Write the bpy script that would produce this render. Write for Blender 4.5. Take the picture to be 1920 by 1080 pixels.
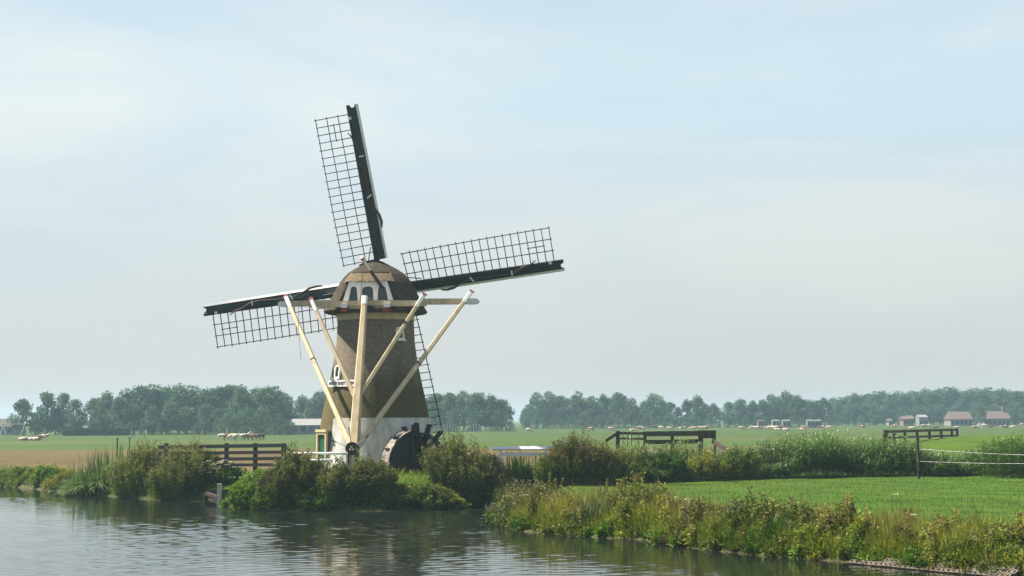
import bpy, bmesh, math, random
import numpy as np
from mathutils import Vector, Matrix, Quaternion

for o in list(bpy.data.objects):
    bpy.data.objects.remove(o)
SC = bpy.context.scene
COL = SC.collection
rad = math.radians

# ------------------------------------------------------------------ camera
F_PX = 3000.0                       # focal length in pixels of the 1920 px wide frame
CAM = Vector((0.0, 0.0, 5.3))       # eye above the water (water surface is z = 0)
PITCH, ROLL = rad(4.70), rad(-0.33)
fwd = Vector((0, math.cos(PITCH), math.sin(PITCH)))
r0, u0 = Vector((1, 0, 0)), Vector((0, -math.sin(PITCH), math.cos(PITCH)))
right = r0 * math.cos(ROLL) + u0 * math.sin(ROLL)
up = u0 * math.cos(ROLL) - r0 * math.sin(ROLL)
cam_data = bpy.data.cameras.new('camera')
cam = bpy.data.objects.new('camera', cam_data)
COL.objects.link(cam)
cam.matrix_world = Matrix(((right.x, up.x, -fwd.x, CAM.x), (right.y, up.y, -fwd.y, CAM.y),
                           (right.z, up.z, -fwd.z, CAM.z), (0, 0, 0, 1)))
cam_data.sensor_width = 36.0
cam_data.lens = F_PX / 1920.0 * 36.0
cam_data.clip_start = 0.5
cam_data.clip_end = 9000
SC.camera = cam

# ------------------------------------------------------------------ sun, sky, exposure
SUN_AZ, SUN_EL = math.atan2(-0.97, 0.24), rad(56)      # azimuth clockwise from +Y
sun_vec = Vector((math.sin(SUN_AZ) * math.cos(SUN_EL), math.cos(SUN_AZ) * math.cos(SUN_EL), math.sin(SUN_EL)))
sun_data = bpy.data.lights.new('sun', 'SUN')
sun_data.energy = 5.0
sun_data.angle = rad(0.6)
sun_data.color = (1.0, 0.92, 0.78)
sun = bpy.data.objects.new('sun', sun_data)
sun.rotation_euler = (-sun_vec).to_track_quat('-Z', 'Y').to_euler()
sun.location = (-60, 60, 80)
COL.objects.link(sun)

world = bpy.data.worlds.new('World')
SC.world = world
world.use_nodes = True
wn, wl = world.node_tree.nodes, world.node_tree.links
wn.clear()
w_out = wn.new('ShaderNodeOutputWorld')
w_bg = wn.new('ShaderNodeBackground')
w_bg.inputs['Strength'].default_value = 0.05
sky = wn.new('ShaderNodeTexSky')
sky.sky_type = 'NISHITA'
sky.sun_disc = False
sky.sun_elevation = SUN_EL
sky.sun_rotation = SUN_AZ % (2 * math.pi)
sky.altitude = 0
sky.air_density = 1.0
sky.dust_density = 1.5
sky.ozone_density = 1.6
w_tc = wn.new('ShaderNodeTexCoord')
w_map = wn.new('ShaderNodeMapping')
w_map.inputs['Scale'].default_value = (1.7, 1.7, 7.0)
w_map.inputs['Location'].default_value = (0.35, 0.0, 0.15)
w_map.inputs['Rotation'].default_value = (0.0, rad(6), 0.4)
w_noise = wn.new('ShaderNodeTexNoise')
w_noise.inputs['Scale'].default_value = 1.7
w_noise.inputs['Detail'].default_value = 6
w_noise.inputs['Roughness'].default_value = 0.52
w_noise.inputs['Distortion'].default_value = 0.35
w_ramp = wn.new('ShaderNodeMapRange')
w_ramp.inputs['From Min'].default_value = 0.36
w_ramp.inputs['From Max'].default_value = 0.70
w_ramp.inputs['To Min'].default_value = 0.85
w_ramp.inputs['To Max'].default_value = 1.0
w_mix = wn.new('ShaderNodeMix')
w_mix.data_type = 'RGBA'
w_cl = wn.new('ShaderNodeValToRGB')                 # blue gaps between sheets of thin high cloud
w_cl.color_ramp.elements[0].position = 0.40
w_cl.color_ramp.elements[0].color = (0.605, 0.742, 0.812, 1)
w_cl.color_ramp.elements[1].position = 0.60
w_cl.color_ramp.elements[1].color = (0.725, 0.790, 0.790, 1)
w_cs = wn.new('ShaderNodeVectorMath')
w_cs.operation = 'SCALE'
w_cs.inputs['Scale'].default_value = 8.7
wl.new(w_noise.outputs['Fac'], w_cl.inputs['Fac'])
wl.new(w_cl.outputs['Color'], w_cs.inputs[0])
w_hz = wn.new('ShaderNodeMapRange')                 # greyer air towards the horizon
w_hz.inputs['From Min'].default_value = 0.015
w_hz.inputs['From Max'].default_value = 0.19
w_hz.inputs['To Min'].default_value = 1.0
w_hz.inputs['To Max'].default_value = 0.0
w_hm = wn.new('ShaderNodeMix')
w_hm.data_type = 'RGBA'
w_hm.inputs['B'].default_value = (5.0, 5.05, 4.95, 1)
w_s2 = wn.new('ShaderNodeSeparateXYZ')
wl.new(w_tc.outputs['Generated'], w_s2.inputs['Vector'])
wl.new(w_s2.outputs['Z'], w_hz.inputs['Value'])
wl.new(w_hz.outputs['Result'], w_hm.inputs['Factor'])
wl.new(w_cs.outputs['Vector'], w_hm.inputs['A'])
wl.new(w_hm.outputs['Result'], w_mix.inputs['B'])
wl.new(w_tc.outputs['Generated'], w_map.inputs['Vector'])
wl.new(w_map.outputs['Vector'], w_noise.inputs['Vector'])
wl.new(w_noise.outputs['Fac'], w_ramp.inputs['Value'])
w_sep = wn.new('ShaderNodeSeparateXYZ')
w_el = wn.new('ShaderNodeMapRange')                # veil of lower air, thick at the horizon; thinned overhead to cut sky light
w_el.inputs['From Min'].default_value = 0.22
w_el.inputs['From Max'].default_value = 0.60
w_el.inputs['To Min'].default_value = 1.0
w_el.inputs['To Max'].default_value = 0.08
w_mul = wn.new('ShaderNodeMath')
w_mul.operation = 'MULTIPLY'
wl.new(w_tc.outputs['Generated'], w_sep.inputs['Vector'])
wl.new(w_sep.outputs['Z'], w_el.inputs['Value'])
wl.new(w_ramp.outputs['Result'], w_mul.inputs[0])
wl.new(w_el.outputs['Result'], w_mul.inputs[1])
wl.new(w_mul.outputs['Value'], w_mix.inputs['Factor'])
wl.new(sky.outputs['Color'], w_mix.inputs['A'])
wl.new(w_mix.outputs['Result'], w_bg.inputs['Color'])
wl.new(w_bg.outputs['Background'], w_out.inputs['Surface'])

SC.view_settings.view_transform = 'Standard'
SC.view_settings.look = 'None'
SC.view_settings.exposure = 1.38
SC.view_settings.gamma = 1.0
SC.view_settings.use_curve_mapping = False
SC.render.engine = 'CYCLES'
SC.cycles.use_denoising = True
SC.cycles.max_bounces = 6
SC.cycles.diffuse_bounces = 3
SC.cycles.glossy_bounces = 3
SC.cycles.transmission_bounces = 4
SC.cycles.volume_bounces = 0
SC.cycles.transparent_max_bounces = 8
SC.cycles.caustics_reflective = False
SC.cycles.caustics_refractive = False

# ------------------------------------------------------------------ pixel helpers
def ray(px, py):
    v = right * ((px - 960) / F_PX) + up * (-(py - 540) / F_PX) + fwd
    return v
def at(px, py, Y):                 # point seen at a pixel, standing at depth Y
    v = ray(px, py)
    return CAM + v * (Y / v.y)
def on(px, py, z):                 # point seen at a pixel, lying at height z
    v = ray(px, py)
    return CAM + v * ((z - CAM.z) / v.z)

# ------------------------------------------------------------------ mesh helpers
def tag(o, label=None, cat=None, group=None, kind=None):
    if label: o['label'] = label
    if cat: o['category'] = cat
    if group: o['group'] = group
    if kind: o['kind'] = kind
    return o
def thing(name, loc, label, cat, group=None):
    o = bpy.data.objects.new(name, None)
    o.empty_display_size = 0.3
    o.location = loc
    COL.objects.link(o)
    return tag(o, label, cat, group)
def link(name, me, mat=None, parent=None, smooth=False):
    o = bpy.data.objects.new(name, me)
    COL.objects.link(o)
    if mat is not None:
        me.materials.clear()
        me.materials.append(mat)
    if smooth:
        me.polygons.foreach_set('use_smooth', [True] * len(me.polygons))
    if parent is not None:
        o.parent = parent
    return o
class MB:
    """collects world-space faces; build() makes ONE mesh object, local to its parent's location"""
    def __init__(s):
        s.v, s.f = [], []
    def add(s, vs, fs):
        n = len(s.v)
        s.v += [tuple(v) for v in vs]
        s.f += [tuple(i + n for i in f) for f in fs]
        return s
    def box(s, c, size, ex=(1, 0, 0), ey=(0, 1, 0), ez=(0, 0, 1)):
        c, ex, ey, ez = Vector(c), Vector(ex), Vector(ey), Vector(ez)
        a, b, d = size[0] / 2, size[1] / 2, size[2] / 2
        vs = [c + ex * (a * i) + ey * (b * j) + ez * (d * k) for k in (-1, 1) for j in (-1, 1) for i in (-1, 1)]
        return s.add(vs, [(0, 2, 3, 1), (4, 5, 7, 6), (0, 1, 5, 4), (2, 6, 7, 3), (0, 4, 6, 2), (1, 3, 7, 5)])
    def beam(s, p0, p1, w, h, w1=None, h1=None, upv=(0, 0, 1), ch=0.0):
        p0, p1 = Vector(p0), Vector(p1)
        d = (p1 - p0).normalized()
        upv = Vector(upv)
        sd = d.cross(upv)
        if sd.length < 1e-4: sd = d.cross(Vector((0, 1, 0)))
        sd.normalize()
        uu = sd.cross(d).normalized()
        w1, h1 = w if w1 is None else w1, h if h1 is None else h1
        vs = []
        for p, a, b in ((p0, w, h), (p1, w1, h1)):
            if ch > 0:
                a2, b2, c2 = a / 2, b / 2, ch
                q = [(-a2 + c2, -b2), (a2 - c2, -b2), (a2, -b2 + c2), (a2, b2 - c2), (a2 - c2, b2), (-a2 + c2, b2), (-a2, b2 - c2), (-a2, -b2 + c2)]
            else:
                q = [(-a / 2, -b / 2), (a / 2, -b / 2), (a / 2, b / 2), (-a / 2, b / 2)]
            vs += [p + sd * x + uu * y for x, y in q]
        n = len(vs) // 2
        fs = [(i, (i + 1) % n, n + (i + 1) % n, n + i) for i in range(n)] + [tuple(range(n))[::-1], tuple(range(n, 2 * n))]
        return s.add(vs, fs)
    def tube(s, pts, rr, n=7, cap=True):
        pts = [Vector(p) for p in pts]
        if not hasattr(rr, '__len__'): rr = [rr] * len(pts)
        vs = []
        for i, p in enumerate(pts):
            d = (pts[min(i + 1, len(pts) - 1)] - pts[max(i - 1, 0)]).normalized()
            a = d.cross(Vector((0, 0, 1)))
            if a.length < 1e-3: a = d.cross(Vector((0, 1, 0)))
            a.normalize()
            b = d.cross(a)
            vs += [p + (a * math.cos(2 * math.pi * k / n) + b * math.sin(2 * math.pi * k / n)) * rr[i] for k in range(n)]
        fs = []
        for i in range(len(pts) - 1):
            for k in range(n):
                fs.append((i * n + k, i * n + (k + 1) % n, (i + 1) * n + (k + 1) % n, (i + 1) * n + k))
        if cap: fs += [tuple(range(n))[::-1], tuple(range((len(pts) - 1) * n, len(pts) * n))]
        return s.add(vs, fs)
    def mesh(s, name, off=(0, 0, 0)):
        me = bpy.data.meshes.new(name)
        ox, oy, oz = off
        me.from_pydata([(x - ox, y - oy, z - oz) for x, y, z in s.v], [], s.f)
        bm = bmesh.new(); bm.from_mesh(me)
        bmesh.ops.recalc_face_normals(bm, faces=bm.faces)
        bm.to_mesh(me); bm.free()
        return me
    def build(s, name, mat, parent=None, smooth=False, off=None):
        if off is None: off = parent_origin(parent)
        return link(name, s.mesh(name, off), mat, parent, smooth)
def parent_origin(p):
    t = Vector((0, 0, 0))
    while p is not None:
        t += p.location; p = p.parent
    return t
def smooth_by_angle(o, deg=35):
    me = o.data
    bm = bmesh.new(); bm.from_mesh(me)
    for f in bm.faces: f.smooth = True
    for e in bm.edges:
        if len(e.link_faces) == 2 and e.calc_face_angle(0) > rad(deg): e.smooth = False
    bm.to_mesh(me); bm.free()
def flat_poly(outer, holes, thick):
    """2D outline with holes, filled and given thickness -> verts (x, y, z) and faces"""
    cu = bpy.data.curves.new('outline', 'CURVE')
    cu.dimensions = '2D'; cu.fill_mode = 'BOTH'; cu.extrude = thick / 2
    for loop in [outer] + list(holes):
        sp = cu.splines.new('POLY'); sp.points.add(len(loop) - 1)
        for i, (x, y) in enumerate(loop): sp.points[i].co = (x, y, 0, 1)
        sp.use_cyclic_u = True
    o = bpy.data.objects.new('outline', cu); COL.objects.link(o)
    me = bpy.data.meshes.new_from_object(o)
    vs = [v.co.copy() for v in me.vertices]; fs = [tuple(p.vertices) for p in me.polygons]
    bpy.data.objects.remove(o); bpy.data.curves.remove(cu); bpy.data.meshes.remove(me)
    return vs, fs
def text_faces(s, size, depth):
    cu = bpy.data.curves.new('letters', 'FONT')
    cu.body = s; cu.size = size; cu.extrude = depth; cu.align_x = 'CENTER'; cu.align_y = 'CENTER'; cu.resolution_u = 3
    cu.space_character = 1.1
    o = bpy.data.objects.new('letters', cu); COL.objects.link(o)
    bpy.context.view_layer.update()
    me = bpy.data.meshes.new_from_object(o)
    vs = [v.co.copy() for v in me.vertices]; fs = [tuple(p.vertices) for p in me.polygons]
    bpy.data.objects.remove(o); bpy.data.curves.remove(cu); bpy.data.meshes.remove(me)
    return vs, fs
def placed(vs, o, ex, ey, ez):
    o, ex, ey, ez = Vector(o), Vector(ex), Vector(ey), Vector(ez)
    return [o + ex * v[0] + ey * v[1] + ez * v[2] for v in vs]
def copy_tree(src, parent=None):
    c = src.copy(); COL.objects.link(c); c.parent = parent
    for ch in src.children: copy_tree(ch, c)
    return c

# ------------------------------------------------------------------ materials
def new_mat(name):
    m = bpy.data.materials.new(name); m.use_nodes = True
    n = m.node_tree.nodes; l = m.node_tree.links
    return m, n, l, n['Principled BSDF']
def paint(name, c1, c2=None, rough=0.6, scale=6.0, detail=5, bump=0.0, bscale=None, stretch=(1, 1, 1), spec=0.3, lo=0.35, hi=0.65, c3=None, metallic=0.0, rnd=0.0):
    """two or three tone procedural surface with fine relief, in object space"""
    m, n, l, b = new_mat(name)
    c2 = c2 or tuple(x * 0.75 for x in c1)
    tc = n.new('ShaderNodeTexCoord'); mp = n.new('ShaderNodeMapping')
    mp.inputs['Scale'].default_value = stretch
    l.new(tc.outputs['Object'], mp.inputs['Vector'])
    nz = n.new('ShaderNodeTexNoise'); nz.inputs['Scale'].default_value = scale; nz.inputs['Detail'].default_value = detail
    l.new(mp.outputs['Vector'], nz.inputs['Vector'])
    rp = n.new('ShaderNodeValToRGB')
    rp.color_ramp.elements[0].position = lo; rp.color_ramp.elements[0].color = (*c1, 1)
    rp.color_ramp.elements[1].position = hi; rp.color_ramp.elements[1].color = (*c2, 1)
    if c3:
        e = rp.color_ramp.elements.new(min(0.98, hi + 0.12)); e.color = (*c3, 1)
    l.new(nz.outputs['Fac'], rp.inputs['Fac'])
    col = rp.outputs['Color']
    if rnd > 0:
        oi = n.new('ShaderNodeObjectInfo'); mr = n.new('ShaderNodeMapRange')
        mr.inputs['To Min'].default_value = 1 - rnd; mr.inputs['To Max'].default_value = 1 + rnd
        l.new(oi.outputs['Random'], mr.inputs['Value'])
        mx = n.new('ShaderNodeVectorMath'); mx.operation = 'SCALE'
        l.new(col, mx.inputs[0]); l.new(mr.outputs['Result'], mx.inputs['Scale'])
        col = mx.outputs['Vector']
    l.new(col, b.inputs['Base Color'])
    b.inputs['Roughness'].default_value = rough
    b.inputs['Specular IOR Level'].default_value = spec
    b.inputs['Metallic'].default_value = metallic
    if bump > 0:
        n2 = n.new('ShaderNodeTexNoise'); n2.inputs['Scale'].default_value = bscale or scale * 4; n2.inputs['Detail'].default_value = 4
        l.new(mp.outputs['Vector'], n2.inputs['Vector'])
        bp = n.new('ShaderNodeBump'); bp.inputs['Strength'].default_value = bump; bp.inputs['Distance'].default_value = 0.05
        l.new(n2.outputs['Fac'], bp.inputs['Height']); l.new(bp.outputs['Normal'], b.inputs['Normal'])
    return m
def foliage_mat(name, rough=0.6, trans=0.24, spec=0.2):
    m, n, l, b = new_mat(name)
    at_ = n.new('ShaderNodeAttribute'); at_.attribute_name = 'tint'
    l.new(at_.outputs['Color'], b.inputs['Base Color'])
    b.inputs['Roughness'].default_value = rough; b.inputs['Specular IOR Level'].default_value = spec
    tr = n.new('ShaderNodeBsdfTranslucent')
    hs = n.new('ShaderNodeHueSaturation'); hs.inputs['Value'].default_value = 1.3; hs.inputs['Saturation'].default_value = 1.1
    l.new(at_.outputs['Color'], hs.inputs['Color']); l.new(hs.outputs['Color'], tr.inputs['Color'])
    mx = n.new('ShaderNodeMixShader'); mx.inputs['Fac'].default_value = trans
    l.new(b.outputs['BSDF'], mx.inputs[1]); l.new(tr.outputs['BSDF'], mx.inputs[2])
    l.new(mx.outputs['Shader'], n['Material Output'].inputs['Surface'])
    return m
M = {}
M['cream'] = paint('cream_paint', (0.58, 0.47, 0.30), (0.50, 0.40, 0.25), 0.6, 2.2, detail=9, stretch=(1.6, 1.6, 0.35), bump=0.3, bscale=14, lo=0.38, hi=0.60, c3=(0.36, 0.30, 0.2))
M['white'] = paint('white_paint', (0.80, 0.80, 0.78), (0.70, 0.71, 0.70), 0.5, 3.0, lo=0.35, hi=0.75)
M['red'] = paint('red_paint', (0.36, 0.03, 0.02), (0.28, 0.03, 0.02), 0.5, 4)
M['black'] = paint('black_tar', (0.008, 0.009, 0.010), (0.018, 0.019, 0.02), 0.55, 3, bump=0.2, rnd=0.25)
M['bar'] = paint('dark_stained_wood', (0.022, 0.017, 0.014), (0.035, 0.027, 0.022), 0.6, 3)
M['dark_green'] = paint('dark_green_board', (0.008, 0.016, 0.015), (0.014, 0.026, 0.023), 0.5, 1.3, rnd=0.3)
M['door_green'] = paint('green_door', (0.02, 0.12, 0.05), (0.015, 0.09, 0.04), 0.45, 3)
M['thatch'] = paint('reed_thatch', (0.080, 0.066, 0.046), (0.038, 0.031, 0.022), 0.9, 2.2, detail=8, bump=0.9, bscale=16, stretch=(3, 3, 0.55), spec=0.1, c3=(0.125, 0.105, 0.072))
M['thatch_sunlit'] = paint('sunlit_thatch', (0.22, 0.17, 0.105), (0.11, 0.085, 0.055), 0.9, 5, detail=9, bump=1.0, bscale=22, stretch=(2, 2, 0.6), spec=0.1, c3=(0.36, 0.28, 0.17))  # same thatch painted lighter, for the sun falling on the cap rear
M['plaster'] = paint('limewash_plaster', (0.62, 0.61, 0.57), (0.48, 0.47, 0.44), 0.85, 1.3, detail=10, bump=0.35, bscale=9, stretch=(1, 1, 0.45), c3=(0.29, 0.28, 0.26), lo=0.40, hi=0.56)
M['glass'] = paint('dark_window_glass', (0.012, 0.026, 0.03), (0.02, 0.036, 0.04), 0.12, 1.5, spec=0.5)
M['cloth'] = paint('rolled_brown_sailcloth', (0.085, 0.045, 0.032), (0.055, 0.03, 0.022), 0.8, 7, bump=0.4)
M['rope'] = paint('grey_rope', (0.12, 0.10, 0.08), None, 0.9, 9)
M['old_wood'] = paint('weathered_grey_plank', (0.26, 0.235, 0.20), (0.17, 0.15, 0.13), 0.8, 3, stretch=(1, 1, 1), bump=0.4, rnd=0.2)
M['brown_wood'] = paint('weathered_brown_timber', (0.10, 0.075, 0.058), (0.06, 0.045, 0.036), 0.8, 4, bump=0.5, rnd=0.2)
M['concrete'] = paint('weathered_concrete', (0.15, 0.12, 0.095), (0.09, 0.075, 0.06), 0.9, 8, bump=0.4, rnd=0.15)
M['leaf'] = foliage_mat('leaf_tissue')
M['blade'] = foliage_mat('glossy_blade', 0.42, 0.25, 0.45)
M['tree_leaf'] = foliage_mat('tree_leaf', 0.6, 0.28, 0.2)
M['bark'] = paint('grey_bark', (0.09, 0.075, 0.06), (0.05, 0.042, 0.035), 0.9, 3, bump=0.6)

# brick: courses from UV (metres round and up the tower), moss and weather from object space
def brick_mat():
    m, n, l, b = new_mat('mossy_brick')
    uv = n.new('ShaderNodeUVMap')
    br = n.new('ShaderNodeTexBrick')
    br.inputs['Scale'].default_value = 1.0
    br.inputs['Brick Width'].default_value = 0.26; br.inputs['Row Height'].default_value = 0.08
    br.inputs['Mortar Size'].default_value = 0.016; br.inputs['Mortar Smooth'].default_value = 0.2
    br.inputs['Bias'].default_value = -0.1
    br.inputs['Color1'].default_value = (0.17, 0.132, 0.094, 1); br.inputs['Color2'].default_value = (0.10, 0.077, 0.054, 1)
    br.inputs['Mortar'].default_value = (0.24, 0.21, 0.165, 1)
    l.new(uv.outputs['UV'], br.inputs['Vector'])
    tc = n.new('ShaderNodeTexCoord')
    nz = n.new('ShaderNodeTexNoise'); nz.inputs['Scale'].default_value = 0.55; nz.inputs['Detail'].default_value = 8
    l.new(tc.outputs['Object'], nz.inputs['Vector'])
    sx = n.new('ShaderNodeSeparateXYZ'); l.new(tc.outputs['Object'], sx.inputs['Vector'])
    mr = n.new('ShaderNodeMapRange')          # moss creeps up the lower half of the tower
    mr.inputs['From Min'].default_value = 7.8; mr.inputs['From Max'].default_value = 4.8
    mr.inputs['To Min'].default_value = -0.25; mr.inputs['To Max'].default_value = 0.45
    l.new(sx.outputs['Z'], mr.inputs['Value'])
    ad = n.new('ShaderNodeMath'); ad.operation = 'ADD'; l.new(nz.outputs['Fac'], ad.inputs[0]); l.new(mr.outputs['Result'], ad.inputs[1])
    st = n.new('ShaderNodeMapRange'); st.inputs['From Min'].default_value = 0.42; st.inputs['From Max'].default_value = 0.72
    st.inputs['To Max'].default_value = 0.85
    l.new(ad.outputs['Value'], st.inputs['Value'])
    n3 = n.new('ShaderNodeTexNoise'); n3.inputs['Scale'].default_value = 5; n3.inputs['Detail'].default_value = 6
    l.new(tc.outputs['Object'], n3.inputs['Vector'])
    mo = n.new('ShaderNodeValToRGB')
    mo.color_ramp.elements[0].position = 0.3; mo.color_ramp.elements[0].color = (0.066, 0.056, 0.019, 1)
    mo.color_ramp.elements[1].position = 0.7; mo.color_ramp.elements[1].color = (0.125, 0.103, 0.038, 1)
    l.new(n3.outputs['Fac'], mo.inputs['Fac'])
    mx = n.new('ShaderNodeMix'); mx.data_type = 'RGBA'
    l.new(st.outputs['Result'], mx.inputs['Factor']); l.new(br.outputs['Color'], mx.inputs['A']); l.new(mo.outputs['Color'], mx.inputs['B'])
    n4 = n.new('ShaderNodeTexNoise'); n4.inputs['Scale'].default_value = 4.5; n4.inputs['Detail'].default_value = 10; n4.inputs['Roughness'].default_value = 0.7
    l.new(tc.outputs['Object'], n4.inputs['Vector'])
    m4 = n.new('ShaderNodeMapRange'); m4.inputs['From Min'].default_value = 0.3; m4.inputs['From Max'].default_value = 0.7
    m4.inputs['To Min'].default_value = 0.70; m4.inputs['To Max'].default_value = 1.30
    l.new(n4.outputs['Fac'], m4.inputs['Value'])
    s4 = n.new('ShaderNodeVectorMath'); s4.operation = 'SCALE'
    l.new(mx.outputs['Result'], s4.inputs[0]); l.new(m4.outputs['Result'], s4.inputs['Scale'])
    l.new(s4.outputs['Vector'], b.inputs['Base Color'])
    b.inputs['Roughness'].default_value = 0.9; b.inputs['Specular IOR Level'].default_value = 0.15
    bp = n.new('ShaderNodeBump'); bp.inputs['Strength'].default_value = 0.6; bp.inputs['Distance'].default_value = 0.03; bp.invert = True
    l.new(br.outputs['Fac'], bp.inputs['Height']); l.new(bp.outputs['Normal'], b.inputs['Normal'])
    return m
M['brick'] = brick_mat()

# ------------------------------------------------------------------ terrain
RNG = np.random.default_rng(7)
SHORE_PX = [(-420, 897), (-200, 904), (0, 911), (70, 917), (140, 925), (230, 933), (330, 939), (398, 940), (425, 950), (470, 956),
            (560, 959), (700, 959), (830, 956), (915, 949), (968, 937), (980, 962), (936, 980), (975, 996), (1090, 1006), (1200, 1012),
            (1330, 1032), (1450, 1044), (1600, 1055), (1760, 1071), (1900, 1083), (2150, 1110), (2600, 1165)]
SHORE = np.array([(on(x, y, 0.0).x, on(x, y, 0.0).y) for x, y in SHORE_PX])
LAND = np.vstack([SHORE, [[300, 30], [4000, 30], [4000, 4000], [-4000, 4000], [-4000, SHORE[0][1] + 60], [-300, SHORE[0][1] + 30]]])
def shore_dist(x, y):
    """signed distance to the canal's edge: positive on land"""
    x = np.asarray(x, float); y = np.asarray(y, float)
    inside = np.zeros(x.shape, bool)
    n = len(LAND); j = n - 1
    for i in range(n):
        xi, yi = LAND[i]; xj, yj = LAND[j]
        c = ((yi > y) != (yj > y)) & (x < (xj - xi) * (y - yi) / (yj - yi + 1e-12) + xi)
        inside ^= c; j = i
    d = np.full(x.shape, 1e9)
    P = np.vstack([LAND[-2:], SHORE, LAND[len(SHORE):len(SHORE) + 2]])
    for i in range(len(P) - 1):
        ax, ay = P[i]; bx, by = P[i + 1]
        t = np.clip(((x - ax) * (bx - ax) + (y - ay) * (by - ay)) / ((bx - ax) ** 2 + (by - ay) ** 2), 0, 1)
        d = np.minimum(d, np.hypot(x - ax - t * (bx - ax), y - ay - t * (by - ay)))
    return np.where(inside, d, -d)
def sstep(a, b, x):
    t = np.clip((x - a) / (b - a), 0, 1)
    return t * t * (3 - 2 * t)
MILL = Vector((-9.14, 107.0, 1.9))
def height(x, y):
    x = np.asarray(x, float); y = np.asarray(y, float)
    s = shore_dist(x, y)
    near = np.maximum(s, 22.0 - y + 0 * s)               # the camera's own bank
    z = np.where(near > 0, 0.45 * sstep(0, 0.7, near) + 0.55 * sstep(0.4, 4.0, near), -1.3 * sstep(0, 2.5, -near))
    z = z + 0.3 * sstep(118, 135, y) * (s > 0)           # fields a little above the meadow
    z = z + 2.6 * sstep(0, 14, 20 - y)
    m = np.hypot(x - MILL.x + 0.5, (y - MILL.y) * 1.0)
    z = z + 0.95 * (1 - sstep(7.5, 15, m)) * sstep(0.5, 5, s)
    ridge = (1 - sstep(8, 24, np.abs(y - 150))) * sstep(29, 38, x) * (1 + 0.22 * sstep(38, 50, x))
    z = z + 1.85 * ridge
    z = z + np.where(s > 1.5, 0.05 * np.sin(x * 0.9 + 1.3 * np.sin(y * 0.5)) * np.cos(y * 0.7 + x * 0.2), 0) * (y < 200)
    return z
def gz(x, y):
    return float(height(np.array([x]), np.array([y]))[0])
def axis(lo, hi, step, far, grow=1.22):
    a = list(np.arange(lo, hi + step / 2, step))
    s, v = step, hi
    while v < far[1]:
        s *= grow; v = min(v + s, far[1]); a.append(v)
    s, v = step, lo
    while v > far[0]:
        s *= grow; v = max(v - s, far[0]); a.insert(0, v)
    return np.array(a)
gx = axis(-56, 56, 0.6, (-3000, 3000))
gy = axis(46, 172, 0.6, (-40, 3000))
GX, GY = np.meshgrid(gx, gy)
GZ = height(GX, GY)
def vnoise(x, y, seed=0):
    """cheap smooth value noise"""
    r = np.random.default_rng(seed).random((64, 64))
    xi, yi = np.floor(x).astype(int), np.floor(y).astype(int)
    fx, fy = x - xi, y - yi
    fx, fy = fx * fx * (3 - 2 * fx), fy * fy * (3 - 2 * fy)
    g = lambda i, j: r[i % 64, j % 64]
    return (g(xi, yi) * (1 - fx) + g(xi + 1, yi) * fx) * (1 - fy) + (g(xi, yi + 1) * (1 - fx) + g(xi + 1, yi + 1) * fx) * fy
def ground_tint(x, y):
    grass = np.array([0.050, 0.084, 0.008]); lush = np.array([0.040, 0.090, 0.007]); dry = np.array([0.084, 0.062, 0.024]); pale = np.array([0.12, 0.13, 0.045]); mud = np.array([0.06, 0.05, 0.03])
    n1 = vnoise(x * 0.11, y * 0.11, 1)[..., None]; n2 = vnoise(x * 0.02 + 5, y * 0.05, 2)[..., None]
    c = grass * (1 - n1) + lush * n1
    far = sstep(180, 300, y)[..., None]
    c = c * (1 - far) + np.array([0.042, 0.070, 0.012]) * (0.85 + 0.3 * n1) * far
    wob = y + 14 * (vnoise(x * 0.02, y * 0.01, 3) - 0.5)
    d = (sstep(122, 132, y) * (1 - sstep(222, 242, wob)))[..., None] * (x < 60)[..., None]
    d = d * (1 - (sstep(27, 36, x) * (1 - sstep(168, 190, y)))[..., None])
    c = c * (1 - d) + (dry * (0.9 + 0.25 * n1)) * d
    for y0, y1, k in ((300, 318, 0.55), (392, 425, 0.6), (520, 560, 0.35)):
        b = (sstep(y0, y0 + 6, wob) * (1 - sstep(y1 - 6, y1, wob)))[..., None] * (0.3 + n2) * k
        c = c * (1 - b) + (0.6 * dry + 0.4 * pale) * b
    s = shore_dist(x, y)
    k = (1 - sstep(0.6, 3.2, s))[..., None]
    c = c * (1 - k) + (0.75 * mud + 0.25 * grass) * k
    return c
GC = ground_tint(GX, GY)
nv = GX.size
me = bpy.data.meshes.new('ground')
idx = np.arange(nv).reshape(GX.shape)
quads = np.stack([idx[:-1, :-1], idx[:-1, 1:], idx[1:, 1:], idx[1:, :-1]], -1).reshape(-1, 4)
def fill_mesh(me, verts, quads, cols=None):
    verts = np.ascontiguousarray(verts, np.float32).reshape(-1, 3); quads = np.ascontiguousarray(quads, np.int32).reshape(-1, 4)
    me.vertices.add(len(verts)); me.vertices.foreach_set('co', verts.ravel())
    me.loops.add(quads.size); me.loops.foreach_set('vertex_index', quads.ravel())
    me.polygons.add(len(quads)); me.polygons.foreach_set('loop_start', np.arange(0, quads.size, 4, dtype=np.int32))
    me.polygons.foreach_set('loop_total', np.full(len(quads), 4, np.int32))
    if cols is not None:
        a = me.attributes.new('tint', 'FLOAT_COLOR', 'POINT')
        c4 = np.ones((len(verts), 4), np.float32); c4[:, :3] = np.asarray(cols).reshape(-1, 3)
        a.data.foreach_set('color', c4.ravel())
    me.update(calc_edges=True); me.validate()
    return me
fill_mesh(me, np.stack([GX, GY, GZ], -1), quads, GC)
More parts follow.
